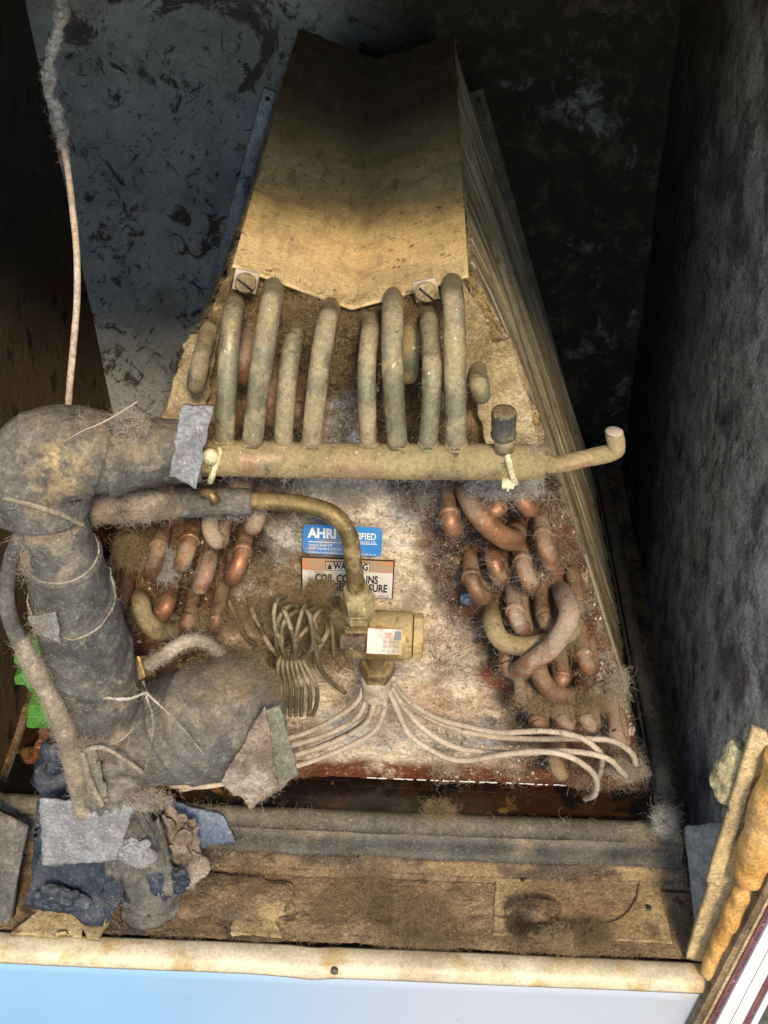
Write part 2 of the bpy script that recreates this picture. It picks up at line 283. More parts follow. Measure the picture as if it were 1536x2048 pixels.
# ------------------------------------------------------------------ mesh tools
class G:
    """triangle/quad soup collector"""
    def __init__(s): s.v = []; s.f = []; s.n = 0
    def add(s, v, f):
        v = np.asarray(v, float).reshape(-1, 3); s.v.append(v); s.f += [tuple(int(i) + s.n for i in q) for q in f]; s.n += len(v); return s
    def V(s): return np.concatenate(s.v) if s.v else np.zeros((0, 3))
def new_mesh(name, V, Fc, smooth=True):
    me = bpy.data.meshes.new(name); me.from_pydata([tuple(p) for p in V], [], Fc); me.update()
    if smooth: me.polygons.foreach_set('use_smooth', [True] * len(me.polygons))
    return me
def link(name, V, Fc, mat, parent=None, smooth=True, label=None, cat=None, group=None, kind=None):
    V = np.asarray(V, float)
    org = np.zeros(3)
    r = parent
    while r is not None: org = org + np.array(r.location); r = r.parent
    if parent is None and len(V):
        loc = np.array([V[:, 0].mean(), V[:, 1].mean(), V[:, 2].min()]) if kind != 'structure' and kind != 'stuff' else np.zeros(3)
    else: loc = np.zeros(3)
    me = new_mesh(name, V - org - loc, Fc, smooth)
    o = bpy.data.objects.new(name, me); C.objects.link(o); o.location = loc
    mats = mat if isinstance(mat, (list, tuple)) else [mat]
    for k in mats: me.materials.append(MAT[k])
    if parent is not None: o.parent = parent
    for k, v in (('label', label), ('category', cat), ('group', group), ('kind', kind)):
        if v: o[k] = v
    return o
def obj(name, g, mat, parent=None, smooth=True, **k): return link(name, g.V(), g.f, mat, parent, smooth, **k)
def thing(name, label, cat, loc, group=None):
    o = bpy.data.objects.new(name, None); C.objects.link(o); o.location = tuple(loc); o.empty_display_size = .02
    o['label'] = label; o['category'] = cat
    if group: o['group'] = group
    return o
def cr(pts, n):
    P = np.asarray(pts, float); P = np.vstack([2 * P[0] - P[1], P, 2 * P[-1] - P[-2]]); out = []
    for i in range(1, len(P) - 2):
        t = np.linspace(0, 1, n, endpoint=False)[:, None]
        out.append(.5 * (2 * P[i] + (P[i + 1] - P[i - 1]) * t + (2 * P[i - 1] - 5 * P[i] + 4 * P[i + 1] - P[i + 2]) * t ** 2 + (-P[i - 1] + 3 * P[i] - 3 * P[i + 1] + P[i + 2]) * t ** 3))
    out.append(P[-2][None]); return np.vstack(out)
def tube_vf(path, rad, seg=16, caps=True, amp=0., nsc=80., squash=None):
    P = np.asarray(path, float); n = len(P); T = np.gradient(P, axis=0); T /= np.linalg.norm(T, axis=1)[:, None] + 1e-12
    up = np.array([0, 0, 1.]) if abs(T[0][2]) < .9 else np.array([0, 1., 0])
    N = np.cross(T[0], up); N /= np.linalg.norm(N); Ns = [N]
    for i in range(1, n):
        N = Ns[-1] - T[i] * np.dot(Ns[-1], T[i]); N /= np.linalg.norm(N) + 1e-12; Ns.append(N)
    Ns = np.array(Ns); B = np.cross(T, Ns)
    r = np.interp(np.linspace(0, 1, n), np.linspace(0, 1, len(rad)), rad) if np.ndim(rad) else np.full(n, rad)
    a = np.linspace(0, 2 * np.pi, seg, endpoint=False)
    D = Ns[:, None] * np.cos(a)[None, :, None] + B[:, None] * np.sin(a)[None, :, None] * (squash or 1)
    V = P[:, None] + D * r[:, None, None]
    if amp: V = V + D * (fbm(V, nsc, 3) * 2 * amp)[..., None]
    V = V.reshape(-1, 3); f = []
    for i in range(n - 1):
        for j in range(seg):
            k = (j + 1) % seg; f.append((i * seg + j, i * seg + k, (i + 1) * seg + k, (i + 1) * seg + j))
    if caps:
        V = np.vstack([V, P[0], P[-1]]); c0 = n * seg
        for j in range(seg):
            k = (j + 1) % seg; f.append((c0, k, j)); f.append((c0 + 1, (n - 1) * seg + j, (n - 1) * seg + k))
    return V, f
def tube(g, path, rad, **k): return g.add(*tube_vf(path, rad, **k))
def box_vf(c, s, rot=None, bev=0.):
    x, y, z = [q / 2 for q in s]
    bm = bmesh.new(); bmesh.ops.create_cube(bm, size=1); bmesh.ops.scale(bm, vec=s, verts=bm.verts)
    if bev: bmesh.ops.bevel(bm, geom=bm.edges[:], offset=bev, segments=2, affect='EDGES', profile=.5)
    V = np.array([v.co[:] for v in bm.verts]); f = [tuple(v.index for v in q.verts) for q in bm.faces]; bm.free()
    if rot is not None: V = V @ np.array(rot).T
    return V + np.array(c), f
def box(g, c, s, rot=None, bev=0.): return g.add(*box_vf(c, s, rot, bev))
def grid_vf(P, thick=0., nrm=None):
    """P: (n,m,3) point grid -> sheet; with thickness gets a back side and edges"""
    n, m_ = P.shape[:2]; V = P.reshape(-1, 3); f = [(i * m_ + j, i * m_ + j + 1, (i + 1) * m_ + j + 1, (i + 1) * m_ + j) for i in range(n - 1) for j in range(m_ - 1)]
    if thick:
        du = np.gradient(P, axis=0); dv = np.gradient(P, axis=1); N = np.cross(du, dv); N /= np.linalg.norm(N, axis=2)[..., None] + 1e-12
        if nrm is not None and (N.reshape(-1, 3).mean(0) @ np.array(nrm)) > 0: N = -N
        B = (P + N * thick).reshape(-1, 3); o = n * m_; V = np.vstack([V, B]); f += [tuple(o + i for i in q[::-1]) for q in f]
        ring = [i for i in range(m_)] + [i * m_ + m_ - 1 for i in range(1, n)] + [(n - 1) * m_ + j for j in range(m_ - 2, -1, -1)] + [i * m_ for i in range(n - 2, 0, -1)]
        for a, b in zip(ring, ring[1:] + ring[:1]): f.append((a, a + o, b + o, b))
    return V, f
def quad(a, b, c, d, n, m_):
    a, b, c, d = map(np.asarray, (a, b, c, d)); u = np.linspace(0, 1, n)[:, None, None]; v = np.linspace(0, 1, m_)[None, :, None]
    return (a * (1 - u) + d * u) * (1 - v) + (b * (1 - u) + c * u) * v       # a->b along m, a->d along n
def flap(name, a, b, c, d, mat, parent=None, thick=.004, rag=.004, wav=.005, nrm=(0, 1, .3), n=26, m_=26, curl=0., **k):
    P = quad(a, b, c, d, n, m_); nv = np.array(nrm, float); nv /= np.linalg.norm(nv)
    P = P - nv * (fbm(P, 22, 3) * 2 * wav)[..., None]
    if curl: P = P - nv * (curl * (np.linspace(0, 1, n) ** 2))[:, None, None]
    e = np.zeros((n, m_)); e[0] = e[-1] = 1; e[:, 0] = e[:, -1] = 1
    cen = P.reshape(-1, 3).mean(0); dr = P - cen; dr /= np.linalg.norm(dr, axis=2)[..., None] + 1e-9
    P = P + dr * (e * fbm(P, 130, 3) * 2 * rag)[..., None]
    V, f = grid_vf(P, thick, None); 
    V2 = V.copy(); V2 += (fbm(V, 300, 2) * .0012)[:, None] * nv
    return link(name, V2, f, mat, parent, True, **k)
FUZZ = {}
def fuzz(key, P, Nr, n, ln, curl=.6, rad=.00016, K=7, flat=.5, clump=0., seed=None):
    curl = curl * .8; n = int(n * 1.0)
    """n loose fibres rooted on the points P (normals Nr): lengths ln=(lo,hi)"""
    P = np.asarray(P, float)
    if len(P) == 0: return
    if clump:
        w = np.clip(fbm(P, 30, 3) * clump + .45, .02, 1) ** 2; w /= w.sum(); idx = RS.choice(len(P), n, p=w)
    else: idx = RS.randint(0, len(P), n)
    p = P[idx]; nn = Nr[idx] if np.ndim(Nr) > 1 else np.tile(np.array(Nr, float), (n, 1))
    L = RS.uniform(0, 1, n) ** 2.2 * (ln[1] - ln[0]) + ln[0]
    d = nn * (1 - flat) + RS.normal(0, 1, (n, 3)) * flat; d /= np.linalg.norm(d, axis=1)[:, None]
    ax = RS.normal(0, 1, (n, 3)); pts = [p - nn * .0006]
    for k in range(K):
        d = d + np.cross(ax, d) * curl * .55 + RS.normal(0, .25, (n, 3)) * curl + nn * .03; d /= np.linalg.norm(d, axis=1)[:, None]
        pts.append(pts[-1] + d * (L / K)[:, None])
    pts = np.stack(pts, 1); T = np.gradient(pts, axis=1); s1 = np.cross(T, np.array([.3, .5, .81])); s1 /= np.linalg.norm(s1, axis=2)[..., None] + 1e-12
    s2 = np.cross(T, s1); s2 /= np.linalg.norm(s2, axis=2)[..., None] + 1e-12
    r = rad * .72 * RS.uniform(.6, 1.5, (n, 1, 1)) * np.linspace(1, .5, K + 1)[None, :, None]
    ring = [pts + r * (s1 * math.cos(a) + s2 * math.sin(a)) for a in (0, 2.094, 4.189)]
    FUZZ.setdefault(key, []).append(np.stack(ring, 2))       # n,K+1,3,3
def flush_fuzz(key, name, mat, label, cat):
    if key not in FUZZ: return
    Vs = []; Fs = []; off = 0
    for A in FUZZ[key]:
        n, K1 = A.shape[:2]; Vs.append(A.reshape(-1, 3)); b = (np.arange(n) * K1 * 3)[:, None, None, None]; k = (np.arange(K1 - 1) * 3)[None, :, None, None]
        q = np.array([[0, 1, 4, 3], [1, 2, 5, 4], [2, 0, 3, 5]])[None, None]; Fs.append((b + k + q).reshape(-1, 4) + off); off += n * K1 * 3
    V = np.concatenate(Vs).astype(np.float32); Q = np.concatenate(Fs).astype(np.int32)
    me = bpy.data.meshes.new(name); me.vertices.add(len(V)); me.vertices.foreach_set('co', V.ravel()); me.loops.add(Q.size); me.loops.foreach_set('vertex_index', Q.ravel())
    me.polygons.add(len(Q)); me.polygons.foreach_set('loop_start', np.arange(0, Q.size, 4, dtype=np.int32)); me.polygons.foreach_set('loop_total', np.full(len(Q), 4, np.int32))
    me.update(calc_edges=True); me.polygons.foreach_set('use_smooth', [True] * len(Q)); me.materials.append(MAT[mat])
    o = bpy.data.objects.new(name, me); C.objects.link(o); o['kind'] = 'stuff'; o['label'] = label; o['category'] = cat; return o
def verts_normals(o):
    me = o.data; n = len(me.vertices); V = np.empty(n * 3, np.float32); N = np.empty(n * 3, np.float32)
    me.vertices.foreach_get('co', V); me.vertices.foreach_get('normal', N)
    org = np.zeros(3); r = o
    while r is not None: org = org + np.array(r.location); r = r.parent
    return V.reshape(-1, 3) + org, N.reshape(-1, 3)
def surf(os_, sel=None):
    A = [verts_normals(o) for o in (os_ if isinstance(os_, list) else [os_])]; V = np.concatenate([a[0] for a in A]); N = np.concatenate([a[1] for a in A])
    if sel is not None: k = sel(V, N); V, N = V[k], N[k]
    return V, N
def text_vf(s, size, bold=0.):
    cu = bpy.data.curves.new('t', 'FONT'); cu.body = s; cu.size = size; cu.align_x = 'LEFT'; cu.offset = bold; cu.resolution_u = 3
    o = bpy.data.objects.new('t', cu); C.objects.link(o); bpy.context.view_layer.update()
    me = bpy.data.meshes.new_from_object(o.evaluated_get(bpy.context.evaluated_depsgraph_get()))
    V = np.array([v.co[:] for v in me.vertices]); f = [tuple(p.vertices) for p in me.polygons]
    bpy.data.objects.remove(o); bpy.data.curves.remove(cu); bpy.data.meshes.remove(me); return V, f
def lump(name, c, s, mat, parent=None, amp=.35, sc=60, lv=4, **k):
    bm = bmesh.new(); bmesh.ops.create_icosphere(bm, subdivisions=lv, radius=1)
    V = np.array([v.co[:] for v in bm.verts]); f = [tuple(v.index for v in q.verts) for q in bm.faces]; bm.free()
    c = np.asarray(c, float); s = np.asarray(s, float); W_ = V * s + c
    d = fbm(W_, sc, 4); W_ = c + V * s * (1 + 2 * amp * d)[:, None]
    return link(name, W_, f, mat, parent, True, **k)
# ------------------------------------------------------------------ setting: ground outside, cabinet shell
ZF = Zc(-.957)                                    # cabinet deck height
XL, XR, YB, YF = -.40, .325, 1.40, .600
def pl(name, a, b, c, d, mat, n=2, m_=2, amp=0., nv=(0, 0, 1), sc=12, th=0.02, kind='structure', **k):
    P = quad(a, b, c, d, n, m_); nv = np.array(nv, float)
    if amp: P = P + nv * (fbm(P, sc, 5) * 2 * amp)[..., None]
    V, f = grid_vf(P); 
    if th:                                            # real thickness behind the face
        o = len(V); V = np.vstack([V, np.array([a, b, c, d]) - nv * th]); A = [0, m_ - 1, n * m_ - 1, (n - 1) * m_]
        f.append((o, o + 1, o + 2, o + 3))
        f += [(A[i], A[(i + 1) % 4], o + (i + 1) % 4, o + i) for i in range(4)]
    return link(name, V, f, mat, None, True, kind=kind, **k)
zt = Zc(.02)
g = G(); g.add([(-30, -30, 0), (30, -30, 0), (30, 30, 0), (-30, 30, 0)], [(0, 1, 2, 3)]); obj('ground', g, 'ground', smooth=False, kind='structure')
pl('wall_back', (XL - .05, YB, ZF - .2), (XR + .06, YB, ZF - .2), (XR + .06, YB, zt), (XL - .05, YB, zt), 'wallback', 110, 120, .004, (0, -1, 0), 9)
lb = at(215, 780, Y=YB); lt = at(50, 0, Y=YB); lx = lambda z: lb[0] + (z - lb[2]) * (lt[0] - lb[0]) / (lt[2] - lb[2])
pl('wall_left', (-.385, YF, ZF - .2), (lx(ZF - .2), YB, ZF - .2), (lx(zt), YB, zt), (-.42, YF, zt), 'wallleft', 90, 80, .004, (1, 0, 0), 8)
pl('wall_right', (XR, YF, ZF - .2), (.345, YB, ZF - .2), (.285, YB, zt), (XR + .005, YF, zt), 'wallright', 110, 110, .005, (-1, 0, 0), 14)
pl('ceiling', (XL - .06, YF - .02, zt), (XR + .06, YF - .02, zt), (XR + .06, YB + .02, zt), (XL - .06, YB + .02, zt), 'dark', 2, 2, 0, (0, 0, -1))
fl = pl('floor', (XL - .03, YF - .012, ZF - .04), (XR + .03, YF - .012, ZF - .04), (XR + .03, YB, ZF - .04), (XL - .03, YB, ZF - .04), 'dirt', 60, 60, .004, (0, 0, 1), 20)
# blank upper front of the cabinet (above the opening) and the body of the unit below it
LINT = Zc(-.3731 - .022) + (.886 - YF) * math.tan(SUN_EL) / math.cos(SUN_AZ)
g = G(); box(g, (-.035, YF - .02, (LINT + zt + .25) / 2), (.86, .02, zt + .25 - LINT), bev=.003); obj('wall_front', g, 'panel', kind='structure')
# front panel with its rolled cream lip
pR = at(1433, 1960, Y=.578)
XP = pR[0]
t = thing('front_panel', 'painted metal front panel below the opening, blue with painted-in sky reflection, with a stained cream lip', 'panel', (-.07, .578, ZF - .35))
zl = at(700, 1890, Y=.600)[2]
pts = []
prof = [(.5985, zl - .012), (.598, zl - .002), (.5955, zl), (.589, zl + .0008), (.582, zl + .0008), (.5772, zl - .002), (.5752, zl - .0075), (.5762, zl - .0125)]
nx = 90; xs = np.linspace(-.43, XP, nx)
P = np.zeros((len(prof), nx, 3))
for i, (y, z) in enumerate(prof):
    P[i, :, 0] = xs; P[i, :, 1] = y; P[i, :, 2] = z
P[..., 1] -= .0016 * np.exp(-((xs + .045) / .012) ** 2)[None] ; P[..., 2] += fbm(P, 9, 3) * .003
dent = .006 * np.exp(-((xs + .055) / .03) ** 2); P[3:, :, 2] -= (dent * .35)[None]
V, f = grid_vf(P, .0012); link('rolled_lip', V, f, 'lip', t)
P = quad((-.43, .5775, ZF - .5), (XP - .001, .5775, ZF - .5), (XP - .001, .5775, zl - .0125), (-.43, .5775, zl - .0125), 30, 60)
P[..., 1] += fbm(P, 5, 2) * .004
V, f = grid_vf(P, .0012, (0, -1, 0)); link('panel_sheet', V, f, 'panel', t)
g = G(); c = at(1335, 685 + 1600 - 2048 + 2048 - 0, Y=.576) if False else at(669, 1943, Y=.5745); tube(g, [c + (0, .002, 0), c + (0, -.0012, 0)], .0032, seg=14); obj('rivet', g, 'rail', t)

# ------------------------------------------------------------------ evaporator coil
coil = thing('evaporator_coil', 'dust-choked A-shaped evaporator coil with copper bends standing in the drain pan', 'evaporator coil', (-.0305, .75, Zc(-.95)))
xc = -.0305; zT = Zc(-.3731); zV = Zc(-.4016); zB = Zc(-.955)
hw = lambda z: .0787 + (zT - z) * .4138
hwr = lambda z: hw(z) + np.interp(-(z - CAMZ), [.373, .42, .48, .58, .64, .80, .90], [.006, .013, .0155, .011, .009, .001, -.003])      # the right slab bows outward
# end plate: crusted trapezoid
n, m_ = 230, 210
us = np.linspace(0, 1, n)[:, None]; vs = np.linspace(-1, 1, m_)[None]
ztop = zV + (zT - zV) * np.abs(vs) ** 1.0 - .0035; Z = zB + (ztop - zB) * us + 0 * vs; X = xc + np.where(vs > 0, hwr(Z), hw(Z)) * vs; P = np.stack([X, np.full_like(X, .750), Z], 2)
d = fbm(P, 28, 5) * .010 + np.maximum(0, fbm(P, 90, 4) - .06) * .016 + fbm(P, 240, 2) * .0022
ed = (np.where(X > xc, hwr(Z), hw(Z)) - np.abs(X - xc)); slabm = np.clip((.125 - ed) / .02, 0, 1)
d = d + slabm * (fbm(P, 55, 4) * .010 + np.maximum(0, fbm(P, 20, 3) - .05) * .03)
P[..., 1] -= np.clip(d, -.003, .022) * np.clip((1.0 - us) / .05, .15, 1)
P[..., 0] += np.sign(vs) * (np.abs(vs) > .98) * fbm(P, 120, 3) * .008
V, f = grid_vf(P, .003, (0, -1, 0)); plate = link('end_plate', V, f, 'plate', coil)
# finned slabs, one each side, running back from the plate
for sx in (1, -1):
    ybk = 1.30; g = G(); th = .075
    def pt(y, z, inn, sx=sx): return (xc + sx * (hw(z) + (hwr(z) - hw(z)) * (max(0, 1 - (y - .75) / .38) if sx > 0 else 0) - .004 - inn - (.016 if sx < 0 else 0) * min(1, (y - .75) / .3)), y, z)
    zt_, zb_ = zT - .010, zB + .01
    zi_ = zV - .012; A = [pt(.756, zt_, .002), pt(.756, zb_, .002), pt(.756, zb_, th), pt(.756, zi_, .066)]; B = [pt(ybk, zt_, .002), pt(ybk, zb_, .002), pt(ybk, zb_, th), pt(ybk, zi_, .062)]
    g.add(A + B, [(0, 1, 2, 3), (7, 6, 5, 4), (0, 4, 5, 1), (1, 5, 6, 2), (2, 6, 7, 3), (3, 7, 4, 0)]); obj('slab_core', g, 'dark', coil, smooth=False)
    g = G(); nf = 150
    for i in range(nf):
        y = .757 + (i + .5) * (ybk - .757) / nf; dy = .00062; zs = np.linspace(zt_, zb_, 22); w = fbm(np.stack([np.full(22, i * .9), zs * 12, np.full(22, sx * 3.)], 1), 1, 3) * .0030 + rnd.uniform(-.0004, .0004)
        V = []; pr = float(np.clip(fbm(np.array((y * 130, sx * 4., 0)), 1, 2) * .009, -.0014, .0025)) + rnd.uniform(-.0003, .0003)
        for k_, z in enumerate(zs):
            o = pr + rnd.uniform(-.0002, .0002) - max(0, w[k_]) * .5
            yy = y + w[k_] * .05
            V += [pt(yy - dy, z, -o), pt(yy + dy, z, -o), pt(yy + dy, z, .004), pt(yy - dy, z, .004)]
        F_ = []
        for k_ in range(21):
            b = k_ * 4; F_ += [(b, b + 4, b + 5, b + 1), (b + 1, b + 5, b + 6, b + 2), (b + 3, b + 7, b + 4, b)]
        g.add(V, F_)
    fins = obj('cooling_fins', g, 'fin', coil, smooth=False, kind='stuff')
    # steel side rail of the slab
    g = G()
    a = at(541, 178, Y=1.305) if sx < 0 else at(952, 180, Y=1.305); b = at(398, 690, Y=1.305) if sx < 0 else at(1128, 800, Y=1.305)
    dd = (b - a) / np.linalg.norm(b - a); b = b + dd * .14; ang = math.atan2(dd[0], -dd[2]); R_ = np.array(Matrix.Rotation(-ang, 3, 'Y'))
    L = np.linalg.norm(b - a); box(g, (a + b) / 2, (.0155, .006, L), rot=R_, bev=.0012)
    o = obj('slab_rail', g, 'steel' if sx < 0 else 'rail', coil, label='bluish galvanised rail' if sx < 0 else 'dark rust-stained rail')
    g = G(); h = a + dd * .010; tube(g, [h + (0, -.0034, 0), h + (0, -.0028, 0)], .0026, seg=12); obj('rail_hole', g, 'ink', o)
# V-shaped top cover
wl_, wr_ = at(470, 522, Y=.742), at(930, 542, Y=.742)
nn, mm_ = 190, 150
yy = np.linspace(.742, 1.285, nn)[:, None]; s_ = np.linspace(-1, 1, mm_)[None]
X = np.where(s_ < 0, xc + .002 + s_ * (xc + .002 + .110), xc + .002 + s_ * (.050 - xc - .002)) + 0 * yy
Z = zV + (zT - zV) * np.sqrt(s_ ** 2 + .0002) + 0 * yy; P = np.stack([X, yy + 0 * s_, Z], 2)
P[..., 2] += fbm(P, 7, 2) * .0014 + fbm(P, 100, 3) * .0007
P[-8:, :, 1] += fbm(P[-8:], 90, 2) * .012
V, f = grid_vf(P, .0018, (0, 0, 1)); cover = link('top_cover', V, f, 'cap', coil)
g = G()     # narrow lint-clad shoulders beside the cover
for xe, sg in ((wl_[0], -1), (wr_[0], 1)):
    ys = np.linspace(.743, 1.28, 90)[:, None]; q = np.linspace(0, 1, 8)[None]
    X = xe + sg * (.001 + .006 * q) + 0 * ys; Zq = zT - .003 - .020 * q ** 1.5 + 0 * ys; P = np.stack([X, ys + 0 * q, Zq], 2); P[..., 0] += fbm(P, 70, 4) * .014 * sg; P[..., 2] += fbm(P, 90, 3) * .008
    g.add(*grid_vf(P))
shoulder = obj('lint_shoulder', g, 'tanflap', coil)

# return bends --------------------------------------------------------------------------------
TR = .0066
def sheath(g, c, d, r): d = np.array(d, float) / np.linalg.norm(d); tube(g, [c - d * .0022, c - d * .0012, c + d * .0012, c + d * .0022], [r * .98, r, r, r * .98], seg=16)
def bend(ax, ay, bx, by, mat='copper', r=TR, ya=.727, yb=.712, ring=False, sub=''):
    """U bend from hole A (upper end seen at ax,ay) to its lower end (bx,by)"""
    A = at(ax, ay, Y=ya); B = at(bx, by, Y=yb); A = np.array((A[0], .752, A[2])); B = np.array((B[0], .752, B[2] + .004))
    s = np.linalg.norm(B - A); u = (B - A) / s; outv = np.array((0, -1, 0)); c = (A + B) / 2; rr = s / 2
    leg = max(.006, .752 - .708 - rr); path = [A, A + outv * leg * .6]
    for a in np.linspace(0, math.pi, 11): path.append(c + outv * (leg + math.sin(a) * min(rr, .030)) - u * rr * math.cos(a))
    path += [B + outv * leg * .6, B]
    g = G(); tube(g, cr(path, 3), r, seg=16, amp=.0004, nsc=90)
    if ring: sheath(g, A + outv * (leg + .001), outv, r + .0013)
    o = obj('return_bend', g, mat, coil); BENDS.append(o); return o
BENDS = []
for a in [(322, 1082, 300, 1160, 'copper_dark', 1), (383, 1068, 360, 1145, 'copper', 1), (424, 1028, 440, 1092, 'copper_dusty', 0), (520, 1005, 505, 1062, 'copper_dusty', 0), (420, 1115, 398, 1185, 'copper_dusty', 0), (487, 1092, 460, 1172, 'copper', 1),
          (342, 1180, 322, 1238, 'copper', 0), (385, 1205, 372, 1255, 'copper_dark', 0), (440, 1205, 430, 1262, 'copper_dark', 0),
          (898, 1008, 908, 1068, 'copper', 1), (1000, 985, 972, 1030, 'copper', 0), (1035, 965, 1062, 1028, 'copper', 0), (985, 1098, 1005, 1168, 'copper', 0), (1043, 1108, 1066, 1180, 'copper', 1), (1084, 1060, 1105, 1142, 'copper', 1), (942, 1138, 968, 1205, 'copper', 1),
          (1028, 1205, 1050, 1268, 'copper_dusty', 1), (1084, 1205, 1098, 1255, 'copper_dark', 0), (1012, 1300, 1024, 1345, 'copper', 0), (1122, 1325, 1118, 1362, 'copper', 0), (1165, 1290, 1183, 1345, 'copper', 1), (1042, 1362, 1058, 1392, 'copper_dusty', 0),
          (1072, 1415, 1084, 1455, 'copper_dark', 1), (1118, 1408, 1136, 1452, 'copper_dusty', 0), (1166, 1408, 1186, 1455, 'copper_dusty', 0), (1228, 1440, 1244, 1490, 'copper_dusty', 0), (1108, 1500, 1126, 1555, 'copper_dark', 0),
          (410, 690, 390, 790, 'feeder', 0), (500, 680, 490, 770, 'copper', 0), (548, 760, 540, 850, 'copper', 0), (600, 790, 596, 850, 'copper_dark', 0), (822, 660, 815, 770, 'header', 0), (880, 760, 872, 850, 'copper_dark', 0), (955, 740, 962, 800, 'feeder', 0), (478, 945, 486, 985, 'copper_dusty', 0), (780, 780, 790, 850, 'copper', 0),
          (250, 1180, 240, 1240, 'rust', 0), (300, 1330, 286, 1380, 'copper_dark', 0), (935, 1260, 950, 1310, 'copper_dark', 0) if False else (1150, 1180, 1160, 1225, 'copper_dark', 0)]:
    bend(*a[:4], mat=a[4], ring=bool(a[5]))
def cross(name, pts, mat, r=TR, parent=coil, n=6, amp=.0004, **k):
    g = G(); tube(g, cr([at(x, y, Y=Y) for x, y, Y in pts], n), r, seg=16, amp=amp, nsc=90); return obj(name, g, mat, parent, **k)
BENDS += [cross('crossover_tube', [(928, 975, .752), (935, 988, .725), (955, 1025, .705), (990, 1062, .700), (1025, 1080, .712), (1035, 1052, .752)], 'copper', .0085),
          cross('crossover_tube', [(985, 1215, .752), (985, 1245, .715), (1003, 1280, .700), (1045, 1292, .697), (1095, 1284, .700), (1140, 1262, .716), (1150, 1235, .752)], 'header', .0080),
          cross('crossover_tube', [(1120, 1175, .752), (1130, 1195, .715), (1138, 1235, .688), (1108, 1288, .680), (1060, 1325, .684), (1035, 1342, .705), (1028, 1322, .752)], 'copper_dusty', .0084),
          cross('crossover_tube', [(272, 1190, .752), (282, 1205, .712), (288, 1235, .700), (315, 1262, .700), (345, 1262, .720), (350, 1240, .752)], 'header', .0078),
          cross('crossover_tube', [(1082, 1310, .752), (1078, 1345, .710), (1105, 1385, .700), (1150, 1392, .712), (1165, 1360, .75)], 'copper_dark', .0080)]

# suction header -------------------------------------------------------------------------------
YH = .655
hd = obj('suction_header', tube(G(), cr([at(398, 915, Y=YH), at(700, 922, Y=YH), at(1052, 925, Y=YH), at(1066, 926, Y=YH), at(1072, 926, Y=YH)], 24), [.0122] * 30 + [.0120, .0075], seg=26, amp=.0003, nsc=60), 'header', coil)
feeders = [([(470, 608), (463, 640), (455, 745), (447, 885)], .0068), ([(546, 580), (541, 618), (522, 735), (504, 890)], .0071), ([(592, 655), (585, 690), (573, 780), (566, 892)], .0064), ([(660, 618), (653, 650), (637, 750), (622, 893)], .0068),
           ([(741, 645), (738, 680), (733, 760), (737, 893)], .0061), ([(786, 600), (785, 640), (785, 740), (795, 895)], .0070), ([(858, 632), (862, 690), (864, 760), (856, 893)], .0064), ([(905, 572), (908, 620), (910, 740), (912, 893)], .0072)]
FE = []
for pts, r in feeders:
    (x0, y0), rest = pts[0], pts[1:]
    P = [at(x0, y0 - 8, Y=.752), at(x0, y0, Y=.728), at(x0, y0 + 14, Y=.704)] + [at(x, y, Y=Y) for (x, y), Y in zip(rest, (.688, .668, .656))]
    g = G(); tube(g, cr(P, 9), [r * .92, r, r, r * 1.02, r, r * 1.02, r, r * .97], seg=18, amp=.0004, nsc=70)
    e = P[-1]; o = obj('feeder_tube', g, 'feeder', hd); FE.append(o)
    g = G(); k_ = e + np.array((0, .001, .0015)); tube(g, [k_ + (0, 0, .002), k_ - (0, 0, .0015), k_ - (0, 0, .003)], [r + .0002, r + .0007, r + .0013], seg=18, amp=.0005); obj('braze_ring', g, 'header', hd)
c = at(1007, 872, Y=.652)
g = G(); tube(g, [at(1008, 900, Y=.652), at(1007, 868, Y=.652)], [.0066, .0062], seg=16); obj('service_port', g, 'feeder', hd)
g = G(); a, b = at(1007, 872, Y=.652), at(1008, 822, Y=.651); tube(g, [a, a + (b - a) * .12, a + (b - a) * .16, a + (b - a) * .93, b, b + (0, 0, .0006)], [.0083, .0086, .0079, .0083, .0078, .0055], seg=24); obj('port_cap', g, 'blackcap', hd)
sens = cross('stub_pipe', [(1060, 922, .655), (1105, 930, .655), (1150, 922, .655), (1195, 912, .655), (1228, 902, .655), (1232, 885, .655), (1229, 866, .655)], 'header', .0060, hd, 8, .0006)
g = G(); e = at(1228, 864, Y=.655); tube(g, [e, e + (0, 0, .0012)], [.0062, .0050], seg=14); obj('pinched_end', g, 'lint', hd)
# clips and screws
for (x, y, a) in ((492, 562, 12), (852, 580, -14)):
    c = at(x, y, Y=.728); R_ = np.array(Matrix.Rotation(math.radians(a), 3, 'Y'))
    g = G(); box(g, c, (.0165, .003, .0155), rot=R_, bev=.0008); cl = obj('square_clip', g, 'lint', coil)
    g = G(); tube(g, [c + (0, 0, 0), c + (0, -.0045, 0), c + (0, -.0055, 0)], [.0072, .0072, .005], seg=20); s1 = obj('screw_head', g, 'tanflap', cl)
    g = G(); box(g, c + np.array((0, -.0056, 0)), (.0125, .0006, .0014), rot=np.array(Matrix.Rotation(math.radians(40), 3, 'Y'))); obj('screw_slot', g, 'ink', s1) if False else obj('screw_slot', g, 'ink', cl)
g = G(); c = at(934, 1192, Y=.740); tube(g, [c, c + (0, -.005, 0)], .0058, seg=16); tube(g, [c + (0, -.005, 0), c + (0, -.007, 0)], .0042, seg=6); obj('hex_screw', g, 'steel', coil)

